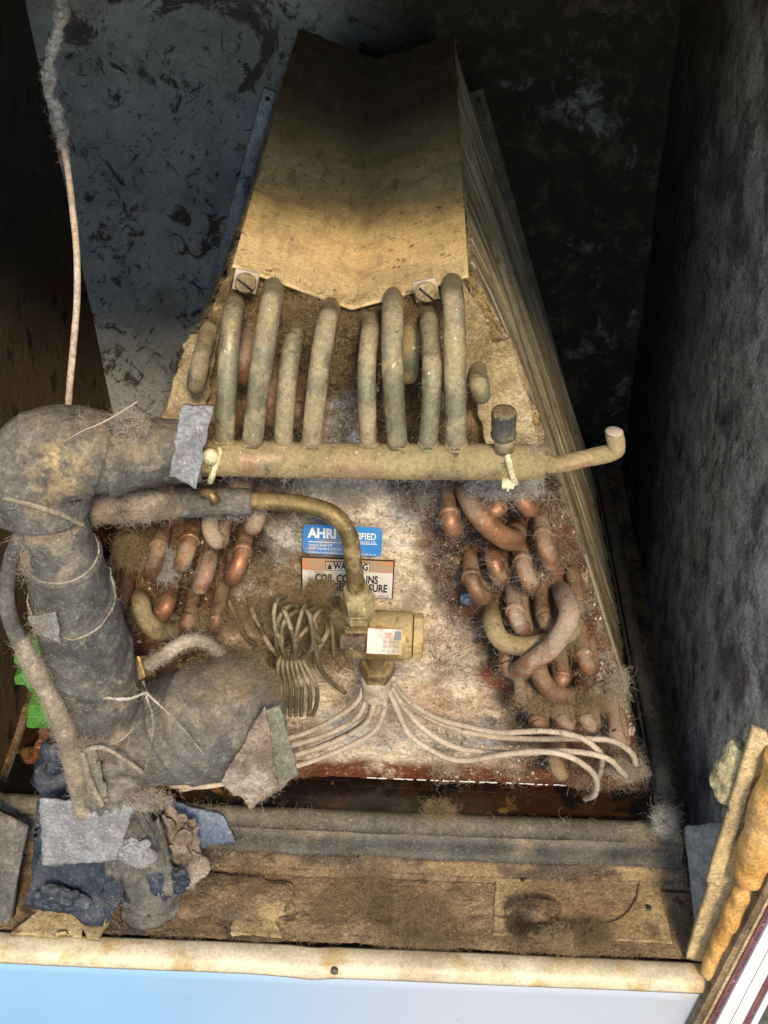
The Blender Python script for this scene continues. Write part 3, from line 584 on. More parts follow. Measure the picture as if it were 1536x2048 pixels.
# stickers -------------------------------------------------------------------------------------
def sticker(name, x0, y0, x1, y1, Y, mat, label, rad=.0):
    a, b, c, d = at(x0, y1, Y=Y), at(x1, y1, Y=Y), at(x1, y0, Y=Y), at(x0, y0, Y=Y)
    a, b, c, d = a, np.array((b[0], Y, a[2])), np.array((b[0], Y, d[2])), np.array((a[0], Y, d[2]))
    w, h = b[0] - a[0], d[2] - a[2]; pts = []
    if rad:
        for cx, cz, a0 in ((w - rad, h - rad, 0), (rad, h - rad, 90), (rad, rad, 180), (w - rad, rad, 270)):
            for q in range(6): t_ = math.radians(a0 + q * 18); pts.append((a[0] + cx + rad * math.cos(t_), Y, a[2] + cz + rad * math.sin(t_)))
    else: pts = [tuple(a), tuple(b), tuple(c), tuple(d)]
    n_ = len(pts); V = pts + [(p[0], p[1] + .0005, p[2]) for p in pts]; f = [tuple(range(n_)), tuple(range(2 * n_ - 1, n_ - 1, -1))] + [(i, n_ + i, n_ + (i + 1) % n_, (i + 1) % n_) for i in range(n_)]
    return link(name, V, f, mat, coil, False, label=label), a, w, h
def rect(name, par, a, x, z, w, h, mat, dy=-.0004): 
    V, f = box_vf((a[0] + x + w / 2, a[1] + dy, a[2] + z + h / 2), (w, .0004, h)); return link(name, V, f, mat, par, False)
def write(name, par, a, s, x, z, size, mat, dy=-.0008, bold=0., wd=None):
    V, f = text_vf(s, size, bold)
    if wd: V[:, 0] *= wd / (V[:, 0].max() - V[:, 0].min())
    W_ = np.stack([a[0] + x + V[:, 0], np.full(len(V), a[1] + dy), a[2] + z + V[:, 1]], 1); return link(name, W_, f, mat, par, False)
YS = .7385
st, a, w, h = sticker('certification_sticker', 606, 1049, 763, 1107, YS, 'papblue', 'blue rounded sticker printed in white', .0045)
write('printed_word', st, a, 'AHRI', w * .07, h * .60, .0135, 'letter', bold=.0006, wd=w * .36)
write('printed_word', st, a, 'CERTIFIED', w * .47, h * .60, .0095, 'letter', bold=.0002, wd=w * .45)
write('printed_word', st, a, 'www.ahridirectory.org', w * .50, h * .48, .0042, 'letter', wd=w * .42)
rect('printed_rule', st, a, w * .07, h * .43, w * .87, .0005, 'letter')
write('printed_word', st, a, 'Unitary Small HP', w * .07, h * .30, .0042, 'letter', wd=w * .30)
write('printed_word', st, a, 'AHRI Standard 210/240', w * .07, h * .18, .0042, 'letter', wd=w * .42)
write('printed_word', st, a, 'Certified performance only when the proper match is used with this coil', w * .07, h * .06, .003, 'letter', wd=w * .86)
st, a, w, h = sticker('warning_sticker', 603, 1113, 786, 1190, YS, 'ink', 'white and orange warning sticker with black border')
rect('white_field', st, a, .0010, .0010, w - .002, h * .66, 'papwhite'); rect('orange_band', st, a, .0010, h * .66 + .0014, w - .002, h * .34 - .0024, 'paporange')
rect('printed_frame', st, a, w * .26, h * .695, w * .475, h * .235, 'ink', -.0007); rect('word_field', st, a, w * .265, h * .71, w * .465, h * .205, 'papwhite', -.0010)
write('printed_word', st, a, 'WARNING', w * .35, h * .745, .0098, 'ink', -.0014, .0004, wd=w * .37)
V = [(a[0] + w * .280, a[1] - .0014, a[2] + h * .735), (a[0] + w * .335, a[1] - .0014, a[2] + h * .735), (a[0] + w * .3075, a[1] - .0014, a[2] + h * .885)]; link('warning_triangle', V, [(0, 1, 2)], 'ink', st, False)
write('printed_word', st, a, 'COIL CONTAINS', w * .15, h * .40, .0115, 'ink', -.0008, .0004, wd=w * .68)
write('printed_word', st, a, 'NITROGEN PRESSURE', w * .07, h * .185, .0115, 'ink', -.0008, .0004, wd=w * .86)
write('printed_word', st, a, '61-100552-03', w * .80, h * .04, .0038, 'ink', -.0008, wd=w * .15)

# distributor and its capillary tubes ------------------------------------------------------------
YD = .700
g = G(); a, b = at(752, 1352, Y=YD), at(753, 1392, Y=YD)
tube(g, cr([at(756, 1338, Y=YD), a, at(753, 1372, Y=YD), b], 5), [.0085, .0125, .0125, .0118], seg=22, amp=.0007); dst = obj('distributor', g, 'captube', coil)
def cap(pts, mat='captube', r=.0024, par=None, n=8, amp=.0004):
    g = G(); tube(g, cr([at(x, y, Y=Y) for x, y, Y in pts], n), r, seg=9, amp=amp, nsc=120); o = obj('capillary_tube', g, mat, par if par is not None else dst); CAPS.append(o); return o
CAPS = []
L_ = [[(727, 1375, .700), (715, 1402, .70), (680, 1430, .705), (620, 1462, .712), (560, 1480, .715), (500, 1492, .70), (440, 1510, .70)],
      [(735, 1382, .698), (728, 1412, .695), (705, 1442, .70), (650, 1470, .705), (575, 1493, .712), (500, 1510, .70), (440, 1535, .70)],
      [(748, 1385, .696), (746, 1415, .690), (728, 1450, .695), (670, 1482, .70), (590, 1510, .708), (510, 1530, .70), (420, 1560, .69)],
      [(765, 1385, .696), (768, 1420, .688), (745, 1465, .69), (680, 1500, .695), (600, 1530, .702), (520, 1550, .70), (420, 1572, .69), (340, 1572, .69)],
      [(742, 1384, .700), (738, 1430, .70), (700, 1465, .705), (620, 1500, .712), (540, 1525, .71), (460, 1560, .70), (360, 1580, .70)]]
for p in L_: cap(p)
R_l = [[(778, 1380, .697), (795, 1420, .690), (820, 1470, .69), (880, 1510, .69), (930, 1521, .69), (1000, 1510, .68), (1070, 1503, .67), (1130, 1510, .665), (1175, 1535, .665), (1193, 1560, .67), (1190, 1588, .68), (1170, 1598, .70)],
       [(782, 1375, .70), (805, 1410, .696), (845, 1455, .695), (900, 1490, .695), (960, 1503, .695), (1050, 1506, .69), (1130, 1502, .68), (1210, 1515, .675), (1245, 1545, .69), (1260, 1560, .71)],
       [(785, 1368, .705), (815, 1400, .715), (870, 1435, .72), (930, 1452, .715), (1000, 1465, .70), (1090, 1462, .685), (1160, 1475, .68), (1200, 1505, .68), (1203, 1530, .69), (1195, 1560, .71)],
       [(783, 1372, .707), (812, 1405, .722), (880, 1447, .727), (960, 1470, .72), (1060, 1478, .71), (1150, 1477, .69), (1225, 1482, .685), (1262, 1505, .69), (1272, 1530, .70)],
       [(783, 1370, .712), (830, 1415, .73), (900, 1448, .73), (1000, 1470, .73), (1080, 1480, .735)]]
for i, p in enumerate(R_l): cap(p, 'captube' if i < 4 else 'captube_green', r=.0026 if i < 4 else .0024)
# bundle of spare capillary loops left of the valve
for i, x in enumerate((556, 570, 581, 592, 603, 618, 632)):
    t_ = i - 3; cap([(585 + t_ * 6, 1305, .70), (583 + t_ * 9, 1330, .688), (x, 1372, .682), (x + (2 if i > 4 else 0), 1405, .686), (x - (6 if i == 6 else 1), 1430, .70)], 'captube_green', .0020)
for p in ([(600, 1215, .72), (575, 1215, .70), (558, 1240, .69), (553, 1280, .69), (560, 1320, .70)], [(615, 1222, .72), (590, 1225, .70), (568, 1245, .685), (563, 1285, .685), (572, 1320, .70)],
          [(570, 1325, .70), (545, 1345, .69), (530, 1370, .688), (522, 1400, .69), (530, 1425, .70)], [(455, 1200, .74), (475, 1240, .72), (490, 1272, .715), (512, 1290, .72)], [(516, 1210, .74), (520, 1250, .715), (535, 1285, .70), (555, 1310, .70)],
          [(630, 1250, .71), (628, 1280, .70), (638, 1330, .70), (660, 1362, .71), (690, 1385, .715)], [(660, 1230, .72), (665, 1262, .71), (668, 1310, .705), (670, 1318, .71)], [(650, 1240, .72), (655, 1265, .705), (640, 1290, .70), (628, 1325, .70)],
          [(640, 1235, .72), (612, 1260, .70), (595, 1280, .695), (580, 1310, .70)], [(500, 1198, .74), (505, 1225, .72), (520, 1255, .71)],
          [(655, 1225, .72), (640, 1222, .705), (625, 1250, .69), (640, 1285, .695)], [(600, 1270, .71), (585, 1290, .70), (570, 1300, .70)]):
    cap(p, 'captube_green', .0022)

for q in range(4):
    a_ = rnd.uniform(-16, 16); b_ = rnd.uniform(-14, 14); cap([(575 + q * 19 + a_, 1205 + b_, .725), (560 + q * 20 + a_, 1212 + b_, .700), (548 + q * 24, 1245 + a_, .686), (556 + q * 20 - a_, 1290, .684), (572 + q * 10, 1318, .692)], 'captube_green', .0020)
# expansion valve and liquid line -----------------------------------------------------------------
ll = thing('liquid_line', 'bent brass-coloured liquid line with black taped end running to the valve', 'pipe', at(705, 1170, Y=.69))
g = G(); P = cr([at(500, 1003, Y=.69), at(560, 1004, Y=.69), at(620, 1012, Y=.688), at(668, 1030, Y=.685), at(697, 1068, Y=.682), at(706, 1120, Y=.68), at(712, 1178, Y=.68)], 10); tube(g, P, .0066, seg=20, amp=.0002); obj('bent_tube', g, 'brass', ll)
g = G(); tube(g, cr([at(345, 1002, Y=.695), at(362, 1003, Y=.692), at(410, 1003, Y=.69), at(470, 1003, Y=.69), at(505, 1004, Y=.69)], 8), [.009, .0115, .0118, .0105, .0105, .0095], seg=22, amp=.0014, nsc=50); obj('tape_wrap', g, 'foam', ll)
g = G(); tube(g, [at(405, 985, Y=.682), at(425, 990, Y=.678), at(432, 1005, Y=.676)], .004, seg=10); obj('tie_strap', g, 'brass', ll)
def hexn(g, c, ax_, r, h, n=6, ch=.12):
    ax_ = np.array(ax_, float); ax_ /= np.linalg.norm(ax_); P = [c - ax_ * h / 2, c - ax_ * (h / 2 - h * ch), c + ax_ * (h / 2 - h * ch), c + ax_ * h / 2]
    V, f = tube_vf(P, [r * .9, r, r, r * .9], seg=n); return g.add(V, f)
va, vb = at(712, 1178, Y=.68), at(720, 1245, Y=.68); vd = (vb - va) / np.linalg.norm(vb - va)
g = G(); hexn(g, va + (vb - va) * .34, vd, .0135, .016); tube(g, [va - vd * .001, va + vd * .006], [.0095, .0115], seg=18); hexn(g, va + (vb - va) * .70, vd, .0125, .010); o = obj('flare_nut', g, 'brassgrn', ll, smooth=False)
ev = thing('expansion_valve', 'brass expansion valve block with hex cap and small white sticker', 'valve', at(755, 1345, Y=.69))
vc = at(735, 1272, Y=.69)
g = G(); Lx = at(690, 1275, Y=.69)[0]; Rx = at(812, 1275, Y=.69)[0]; zt2 = at(750, 1238, Y=.69)[2]; zb2 = at(750, 1308, Y=.69)[2]; zm = (zt2 + zb2) / 2 + .003; vh = (zt2 - zb2) * 1.0
box(g, ((at(694, 0, Y=.69)[0] * 0 + Lx + Rx) / 2, .69, zm - .002), (Rx - Lx, .024, vh * .80), bev=.0015); obj('valve_body', g, 'brass', ev, label='body half caked in brown lint')
g = G(); tube(g, [(at(738, 1272, Y=.69)[0], .69, zm), (Rx, .69, zm), (Rx + .004, .69, zm), (Rx + .0045, .69, zm)], [vh * .50, vh * .50, vh * .50, vh * .46], seg=30); obj('valve_barrel', g, 'brassclean', ev)
g = G(); x1 = at(846, 1272, Y=.69)[0]; tube(g, [(Rx + .0052, .69, zm), (Rx + .0056, .69, zm), (x1 - .001, .69, zm), (x1, .69, zm)], [vh * .46, vh * .49, vh * .49, vh * .44], seg=12); obj('hex_cap', g, 'brassclean', ev, smooth=False)
ya = .69 - vh * .50 - .0012
xa, xb = at(734, 1288, Y=ya)[0], at(804, 1288, Y=ya)[0]; hh = vh * .52
V, f = box_vf(((xa + xb) / 2, ya, zm - .002), (xb - xa, .0008, hh), bev=.0002); stv = link('data_sticker', V, f, 'papwhite', ev, False)
a = np.array((xa, ya - .0004, zm - .002 - hh / 2)); w = xb - xa; h = hh
for i in range(3): write('printed_line', stv, a, ('21 9 032', 'EDR7 90 17 R410A', '4 19 10  4')[i], w * .46, h * (.42 - .17 * i), .0036, 'inkgrey', -.0004, wd=w * .46)
TXV_ = write('printed_line', stv, a, 'TXV', w * .50, h * .66, .0052, 'inkred', -.0004, .0003, wd=w * .2); rect('printed_square', stv, a, w * .78, h * .58, w * .18, h * .34, 'inkgrey', -.0004)
th_ = math.radians(34)
bpy.context.view_layer.update()
for o_ in [stv] + list(stv.children):
    for v in o_.data.vertices:
        p = v.co + ev.location; dy, dz = p.y - .69, p.z - zm; v.co.y = .69 + dy * math.cos(th_) + dz * math.sin(th_) - ev.location.y; v.co.z = zm - dy * math.sin(th_) + dz * math.cos(th_) - ev.location.z
g = G(); a, b = at(755, 1318, Y=.693), at(754, 1352, Y=.70); tube(g, [at(752, 1300, Y=.69), at(755, 1325, Y=.693)], .0085, seg=18); hexn(g, (a + b) / 2, b - a, .0150, .017); obj('outlet_nut', g, 'brass', ev, smooth=False)
g = G(); box(g, at(705, 1284, Y=.675), (.020, .006, .014), bev=.002); P = at(712, 1278, Y=.67); obj('lint_cake', g, 'dirt', ev)

# zip ties, cord ---------------------------------------------------------------------------------
def ring_tie(name, x, yy0, lab, r=.0137, tail=True, tilt=.25):
    c = at(x, yy0, Y=YH); t_ = thing(name, lab, 'zip tie', c)
    a = np.linspace(0, 2 * np.pi, 40); P = np.stack([c[0] + tilt * r * np.sin(a) * -1, c[1] + r * np.cos(a), c[2] + r * np.sin(a)], 1); g = G(); tube(g, P, .0022, seg=8, caps=False); obj('band', g, 'ziptie', t_); return t_, c
t_, c = ring_tie('zip_tie', 1022, 925, 'yellowed zip tie round the right end of the copper header', tilt=.35)
g = G(); q = at(1016, 965, Y=.644); box(g, q, (.0085, .006, .007), bev=.0008); tube(g, [q, q + (.0003, -.002, -.006)], [.0022, .0008], seg=8); obj('lock_head', g, 'ziptie', t_)
t_, c = ring_tie('zip_tie', 432, 922, 'off-white zip tie round the header beside the black insulated elbow', tilt=-.3)
g = G(); q = at(421, 910, Y=.641); tube(g, [q + (0, .002, 0), q + (0, -.004, 0)], .0052, seg=18); obj('lock_head', g, 'ziptie', t_)
P = cr([at(118, -60, Y=.80), at(122, 0, Y=.80), at(118, 60, Y=.80), at(100, 120, Y=.80), at(98, 180, Y=.80), at(116, 235, Y=.80), at(134, 330, Y=.80), at(143, 400, Y=.79), at(153, 500, Y=.76), at(154, 600, Y=.73), at(146, 700, Y=.70), at(138, 790, Y=.68), at(135, 860, Y=.67)], 14)
cd_ = thing('hanging_cord', 'thin pinkish cord caked in pale lint hanging at the upper left', 'cord', P[-1])
g = G(); tube(g, P, .0024, seg=10, amp=.0002); obj('cord_core', g, 'cordmat', cd_)
k = int(len(P) * .50); rr = .0026 + .0040 * np.abs(fbm(P[:k], 40, 3)) * 2; rr[-12:] = np.linspace(rr[-12], .0022, 12)
g = G(); tube(g, P[:k] + RS.normal(0, .0006, (k, 3)), rr, seg=14, amp=.0028, nsc=160); crust = obj('lint_crust', g, 'corddust', cd_)
# loose ceiling wire etc.
# ------------------------------------------------------------------ insulated suction line
sl = thing('insulated_pipe', 'thick black foam-wrapped suction pipe with torn dusty elbow left of the coil', 'insulated pipe', at(190, 1450, Y=.64))
EDG = []
def sleeve(name, pts, rad, mat='foam', n=12, amp=.0012, nsc=26, seg=40, par=None, caps=True, seams=(), wr=0., **k):
    P = cr([at(x, y, Y=Y) for x, y, Y in pts], n); V, f = tube_vf(P, rad, seg=seg, amp=amp, nsc=nsc, caps=caps)
    m_ = len(P) * seg; i = np.arange(m_); s_ = (i // seg) / (len(P) - 1.); a = (i % seg) / seg * 2 * np.pi; cen = P[i // seg]; D = V[:m_] - cen; D /= np.linalg.norm(D, axis=1)[:, None] + 1e-9
    for (t0, tilt, ph, st) in seams:      # a wrap of foam ends here: the surface steps by st with a soft raised lip
        q = s_ - t0 - tilt * np.cos(a - ph) - .03 * fbm(V[:m_], 40, 2); V[:m_] += D * (st * (q > 0) + .0012 * np.exp(-(q / .012) ** 2))[:, None]
    for (t0, tilt, ph, st) in seams:
        if st < .0025: continue
        L_ = []
        for j in range(0, seg, 2):
            aj = j / seg * 2 * np.pi; q0 = np.clip(t0 + tilt * np.cos(aj - ph), 0, .999) * (len(P) - 1); i0 = int(q0); w = q0 - i0; va_ = V[i0 * seg + j] * (1 - w) + V[min(i0 + 1, len(P) - 1) * seg + j] * w; L_.append(va_ + D[i0 * seg + j] * st * .15)
        ge = G(); tube(ge, np.array(L_ + [L_[0]]), .0008, seg=7, amp=.0006, nsc=200); EDG.append((name, ge))
    if wr: V[:m_] += D * (np.sin(a * 22 + 9 * fbm(V[:m_], 20, 2)) * wr * np.clip(np.sin(s_ * np.pi), 0, 1))[:, None]
    V[:m_] += D * (np.maximum(0, fbm(V[:m_], 45, 4) - .10) * .005)[:, None]
    return link(name, V, f, mat, par or sl, **k), P
SL = []
o, P = sleeve('elbow_sleeve', [(405, 905, .655), (330, 903, .653), (262, 908, .648), (215, 912, .645)], [.0200, .0215, .0240, .0275], n=30, wr=.0006, seg=64); SL.append(o)
o, P = sleeve('elbow_sleeve', [(232, 912, .646), (165, 905, .643), (105, 914, .641), (72, 950, .639), (70, 1002, .638)], [.0250, .0300, .0322, .0335, .0350], n=26, seams=((.10, .03, 2., .0012), (.55, .05, 1., .0006)), seg=72, wr=.0004); SL.append(o)
o, P = sleeve('inner_pipe', [(80, 985, .636), (100, 1040, .634), (108, 1070, .634)], [.0222, .0225, .0228], 'backflap', n=10); SL.append(o)
o, P = sleeve('pipe_sleeve', [(104, 1048, .634), (116, 1085, .634), (129, 1138, .634), (144, 1195, .634), (160, 1250, .634), (176, 1310, .634), (192, 1385, .636), (200, 1430, .640)], [.0245, .0245, .0250, .0255, .0260, .0262, .0265, .0280], n=26, seams=((.20, .035, 1.2, .0026), (.42, .07, 1.4, .0028), (.70, .05, 1.3, .0014), (.90, .03, 1.2, .0028)), seg=72); SL.append(o)
for _n, _g in EDG: SL.append(obj('wrap_edge', _g, 'tapeedge', sl))
EDG.clear()
def rim(pts, r=.0016, par=None, mat='tapeedge', n=14, nm='torn_edge'):
    g = G(); tube(g, cr([at(x, y, Y=Y) for x, y, Y in pts], n), r, seg=8, amp=.0010, nsc=220); o = obj(nm, g, mat, par or sl); SL.append(o); return o
rim([(-12, 992, .612), (25, 1000, .604), (70, 1012, .601), (120, 1028, .603), (165, 1050, .612)], .0017)
rim([(292, 1385, .598), (350, 1440, .590), (405, 1505, .594), (440, 1562, .606)], .0007)
rim([(292, 1390, .598), (306, 1440, .592), (300, 1500, .594), (285, 1560, .602)], .0006)
rim([(205, 1395, .606), (255, 1398, .603), (292, 1385, .602)], .0012)
o, P = sleeve('branch_sleeve', [(172, 1475, .642), (230, 1478, .640), (330, 1466, .640), (420, 1442, .642), (475, 1426, .650), (515, 1416, .660)], [.024, .0355, .0420, .0480, .0470, .0420], n=24, amp=.0012, seg=72, seams=((.42, .05, .5, .0012), (.62, .10, 2.2, .0012))); SL.append(o); br = o
for _n, _g in EDG: SL.append(obj('wrap_edge', _g, 'tapeedge', sl))
o, P = sleeve('branch_sleeve', [(215, 1480, .632), (232, 1560, .628), (242, 1620, .630), (262, 1680, .634), (288, 1740, .636), (305, 1800, .636)], [.034, .0310, .0240, .0235, .0270, .0290], n=18, amp=.010, nsc=34, seg=60, wr=.0022); SL.append(o)
SL.append(flap('torn_flap', at(178, 1605, Y=.590), at(218, 1608, Y=.590), at(190, 1500, Y=.592), at(160, 1505, Y=.594), 'olive', sl, .004, .003, .004, (0, 1, .2)))
rim([(170, 1500, .590), (205, 1495, .588), (250, 1520, .590), (285, 1545, .594)], .0018); rim([(165, 1505, .590), (180, 1560, .588), (205, 1612, .590)], .0022)
SL.append(flap('tape_patch', at(86, 1728, Y=.597), at(232, 1722, Y=.597), at(268, 1615, Y=.600), at(78, 1598, Y=.606), 'tape', sl, .0035, .003, .0035, (0, 1, .4)))
SL.append(flap('tape_patch', at(338, 955, Y=.628), at(392, 975, Y=.628), at(425, 818, Y=.640), at(365, 806, Y=.640), 'tape', sl, .003, .003, .003, (0, 1, .2)))
SL.append(flap('torn_flap', at(444, 1560, Y=.592), at(500, 1618, Y=.588), at(560, 1580, Y=.596), at(530, 1415, Y=.602), 'backflap', sl, .004, .004, .006, (.3, 1, .2), label='fuzzy brown torn underside'))
SL.append(flap('torn_flap', at(535, 1598, Y=.602), at(596, 1552, Y=.606), at(560, 1415, Y=.614), at(528, 1425, Y=.608), 'olive', sl, .003, .004, .004, (.2, 1, .2), label='olive grey torn strip'))
SL.append(flap('torn_flap', at(70, 1265, Y=.600), at(120, 1290, Y=.597), at(110, 1225, Y=.597), at(55, 1238, Y=.600), 'tape', sl, .002, .002, .003, (0, 1, .2)))
tp = thing('refrigerant_line', 'slim grey pipe furred with pink lint bowing down the far left', 'pipe', at(100, 1500, Y=.60))
o, P = sleeve('pipe_run', [(45, 1060, .62), (22, 1120, .615), (12, 1180, .612), (20, 1235, .61), (42, 1290, .608)], [.0050, .0056, .0058, .0060, .0062], 'foam', 12, .0004, 80, 16, tp)
o, P = sleeve('furred_pipe_run', [(40, 1278, .608), (56, 1312, .604), (84, 1365, .600), (113, 1420, .600), (138, 1490, .600), (156, 1562, .604), (168, 1630, .608)], [.0058, .0062, .0066, .0072, .0078, .0080, .0075], 'tapeedge', 14, .0012, 90, 20, tp); furred = o
sm = thing('flare_stub', 'short fuzzy tube with a square brass nut above the lower foam sleeve', 'pipe fitting', at(300, 1340, Y=.66))
g = G(); a, b = at(262, 1345, Y=.655), at(300, 1330, Y=.655); hexn(g, (a + b) / 2, b - a, .0125, .0145, n=4); obj('flare_nut', g, 'brass', sm, smooth=False)
o, P = sleeve('fuzzy_tube', [(295, 1332, .655), (335, 1305, .655), (372, 1283, .66), (410, 1285, .665), (445, 1308, .675)], [.0045, .0055, .0052, .005, .0045], 'tapeedge', 10, .0010, 120, 16, sm); fz = o
o2, P = sleeve('lint_covered_tube', [(185, 1020, .665), (240, 1014, .665), (300, 1010, .67), (350, 1006, .69)], [.011, .012, .0115, .0105], 'backflap', 10, .003, 60, 24, ll); SL2 = o2
# foil flaps each side of the tubes
fl1 = flap('foil_flap', at(322, 845, Y=.735), at(405, 850, Y=.735), at(438, 668, Y=.742), at(378, 668, Y=.742), 'tanflap', None, .003, .005, .006, (.2, 1, .2), label='tan dust-coated foil flap sticking out left of the copper tubes', cat='foil flap')
fl2 = flap('foil_flap', at(975, 905, Y=.735), at(1085, 915, Y=.735), at(1022, 682, Y=.742), at(930, 705, Y=.742), 'tanflap', None, .003, .004, .006, (-.2, 1, .2), label='tan dust-coated foil flap with corner raised at right of the copper tubes', cat='foil flap')
fl3 = flap('tan_corner', at(925, 770, Y=.722), at(985, 790, Y=.728), at(980, 650, Y=.735), at(922, 560, Y=.735), 'tanflap', coil, .003, .003, .006, (-.2, 1, .2))

# ------------------------------------------------------------------ drain pan, water, deck
pan = thing('drain_pan', 'black plastic drain pan with dusty rim under the coil', 'drain pan', (-.03, .72, Zc(-.97)))
zr = Zc(-.8985)
prof = [(.726, zr - .075), (.712, zr - .045), (.7055, zr - .006), (.7035, zr - .0005), (.698, zr + .0008), (.6925, zr - .0015), (.6905, zr - .006), (.6890, zr - .010), (.6880, zr - .024), (.6870, zr - .038), (.6840, zr - .0405), (.6815, zr - .0415), (.6805, zr - .044), (.6790, zr - .054), (.6750, zr - .0565), (.6730, zr - .064)]
def sweep(name, path, mats, lo, hi, amp=.0022, th=.0015, m=150):
    """path: function s-> (x, y offset dir) ; profile offset measured from the pan's inner side"""
    s = np.linspace(0, 1, m); P = np.zeros((hi - lo, m, 3))
    for i in range(lo, hi):
        for j, q in enumerate(s): P[i - lo, j] = path(q, prof[i][0], prof[i][1])
    P[..., 1] += fbm(P, 30, 4) * amp * 2; P[..., 2] += fbm(P + 5, 22, 4) * amp * 1.4
    V, f = grid_vf(P, th); return link(name, V, f, mats, pan)
xe = at(1335, 1652, Z=-.8985)[0]
front = lambda q, y, z: (-.375 + q * (xe + .375 + max(0, .705 - y) * 0.9), y - .0035 * math.sin(q * 3.1), z)
PF = [sweep('front_wall', front, 'pan', 0, 3), sweep('rim', front, 'panrim', 2, 8, .0007), sweep('front_wall', front, 'pan', 7, 11, .0015), sweep('front_ledge', front, 'dirt', 10, 15, .0015), sweep('front_foot', front, 'dirt', 13, 16, .002)]
side = lambda q, y, z: (xe + (.7035 - y) * .9, .700 + q * .62 - max(0, .7035 - y) * (1 - q), z)
PF += [sweep('side_wall', side, 'pan', 0, 3, m=60), sweep('rim', side, 'panrim', 2, 8, .002, m=60), sweep('side_wall', side, 'pan', 7, 16, .003, m=60)]

g = G(); box(g, ((xe - .375) / 2, 1.0, zr - .08), (xe + .37, .62, .004)); obj('pan_bottom', g, 'pan', pan)
pl('pan_water', (-.345, .7035, Zc(-.9105)), (xe + .004, .7035, Zc(-.9105)), (xe + .004, 1.3, Zc(-.9105)), (-.345, 1.3, Zc(-.9105)), 'water', 2, 2, 0, (0, 0, 1), th=0)
# glints: little white beads imitating sparkle along the waterline
g = G()
for i in range(60):
    x = rnd.uniform(735, 1135); p = at(x, 1563 + (x - 930) * .038, Y=.7455); V, f = tube_vf([p + (-.0014 * rnd.uniform(.5, 2.6), rnd.uniform(-.0006, .0006), 0), p + (.0014 * rnd.uniform(.3, 2), 0, 0)], .0006, seg=6); g.add(V, f)
obj('glint_beads', g, 'letter', kind='stuff')
# deck
dk = flap('deck_plate', at(985, 1868, Z=-.9535), at(1345, 1885, Z=-.9535), at(1318, 1757, Z=-.9535), at(992, 1752, Z=-.9535), 'deck', None, .003, .0012, .0012, (0, 0, -1), n=40, m_=70, label='tan board in front of the pan at right, marked by a dark arc', cat='board')
for (x, y, r) in ((1045, 1752 + 8, .0016), (1298, 1815, .0022), (1150, 1757, .0010)):
    g = G(); p = at(x, y, Z=-.9515); tube(g, [p - (0, 0, .001), p + (0, 0, .0006)], r, seg=12); obj('board_hole', g, 'ink', dk)
g = G(); tube(g, cr([at(x, y, Z=-.9515) for x, y in ((990, 1832), (1030, 1842), (1110, 1845), (1190, 1850), (1240, 1838), (1270, 1805), (1281, 1760))], 8), .0009, seg=6, amp=.0003); obj('dark_groove', g, 'dirt', dk)
d2 = flap('cardboard_scrap', at(458, 1868, Z=-.953), at(560, 1872, Z=-.953), at(550, 1798, Z=-.953), at(475, 1790, Z=-.953), 'deck', None, .002, .006, .004, (0, 0, -1), label='small yellowish scrap half buried in brown dust left of the deck centre', cat='scrap')
d3 = None if True else flap('cardboard_scrap', at(880, 1772, Z=-.948), at(985, 1775, Z=-.948), at(960, 1742, Z=-.948), at(885, 1742, Z=-.948), 'deck', None, .003, .003, .002, (0, 0, -1), label='pale crumpled scrap against the foot of the drain pan', cat='scrap')
P = quad((XL, .6015, ZF), (XR - .005, .6015, ZF), (XR - .005, .668, ZF + .002), (XL, .668, ZF + .002), 70, 330)
P[..., 2] += np.clip(fbm(P, 18, 4) * .007 + fbm(P, 110, 4) * .006, -.003, .012) * (1 - .75 * (P[..., 0] > at(985, 1800, Z=-.952)[0]))
V, f = grid_vf(P); dust = link('deck_dust', V, f, 'dirt', kind='stuff', label='brown dust carpet', cat='dust')
g = G()
for x0, x1 in ((30, 330), (335, 640)): tube(g, [at(x0, 1876, Z=-.950), at(x1, 1884, Z=-.950)], .0006, seg=5)
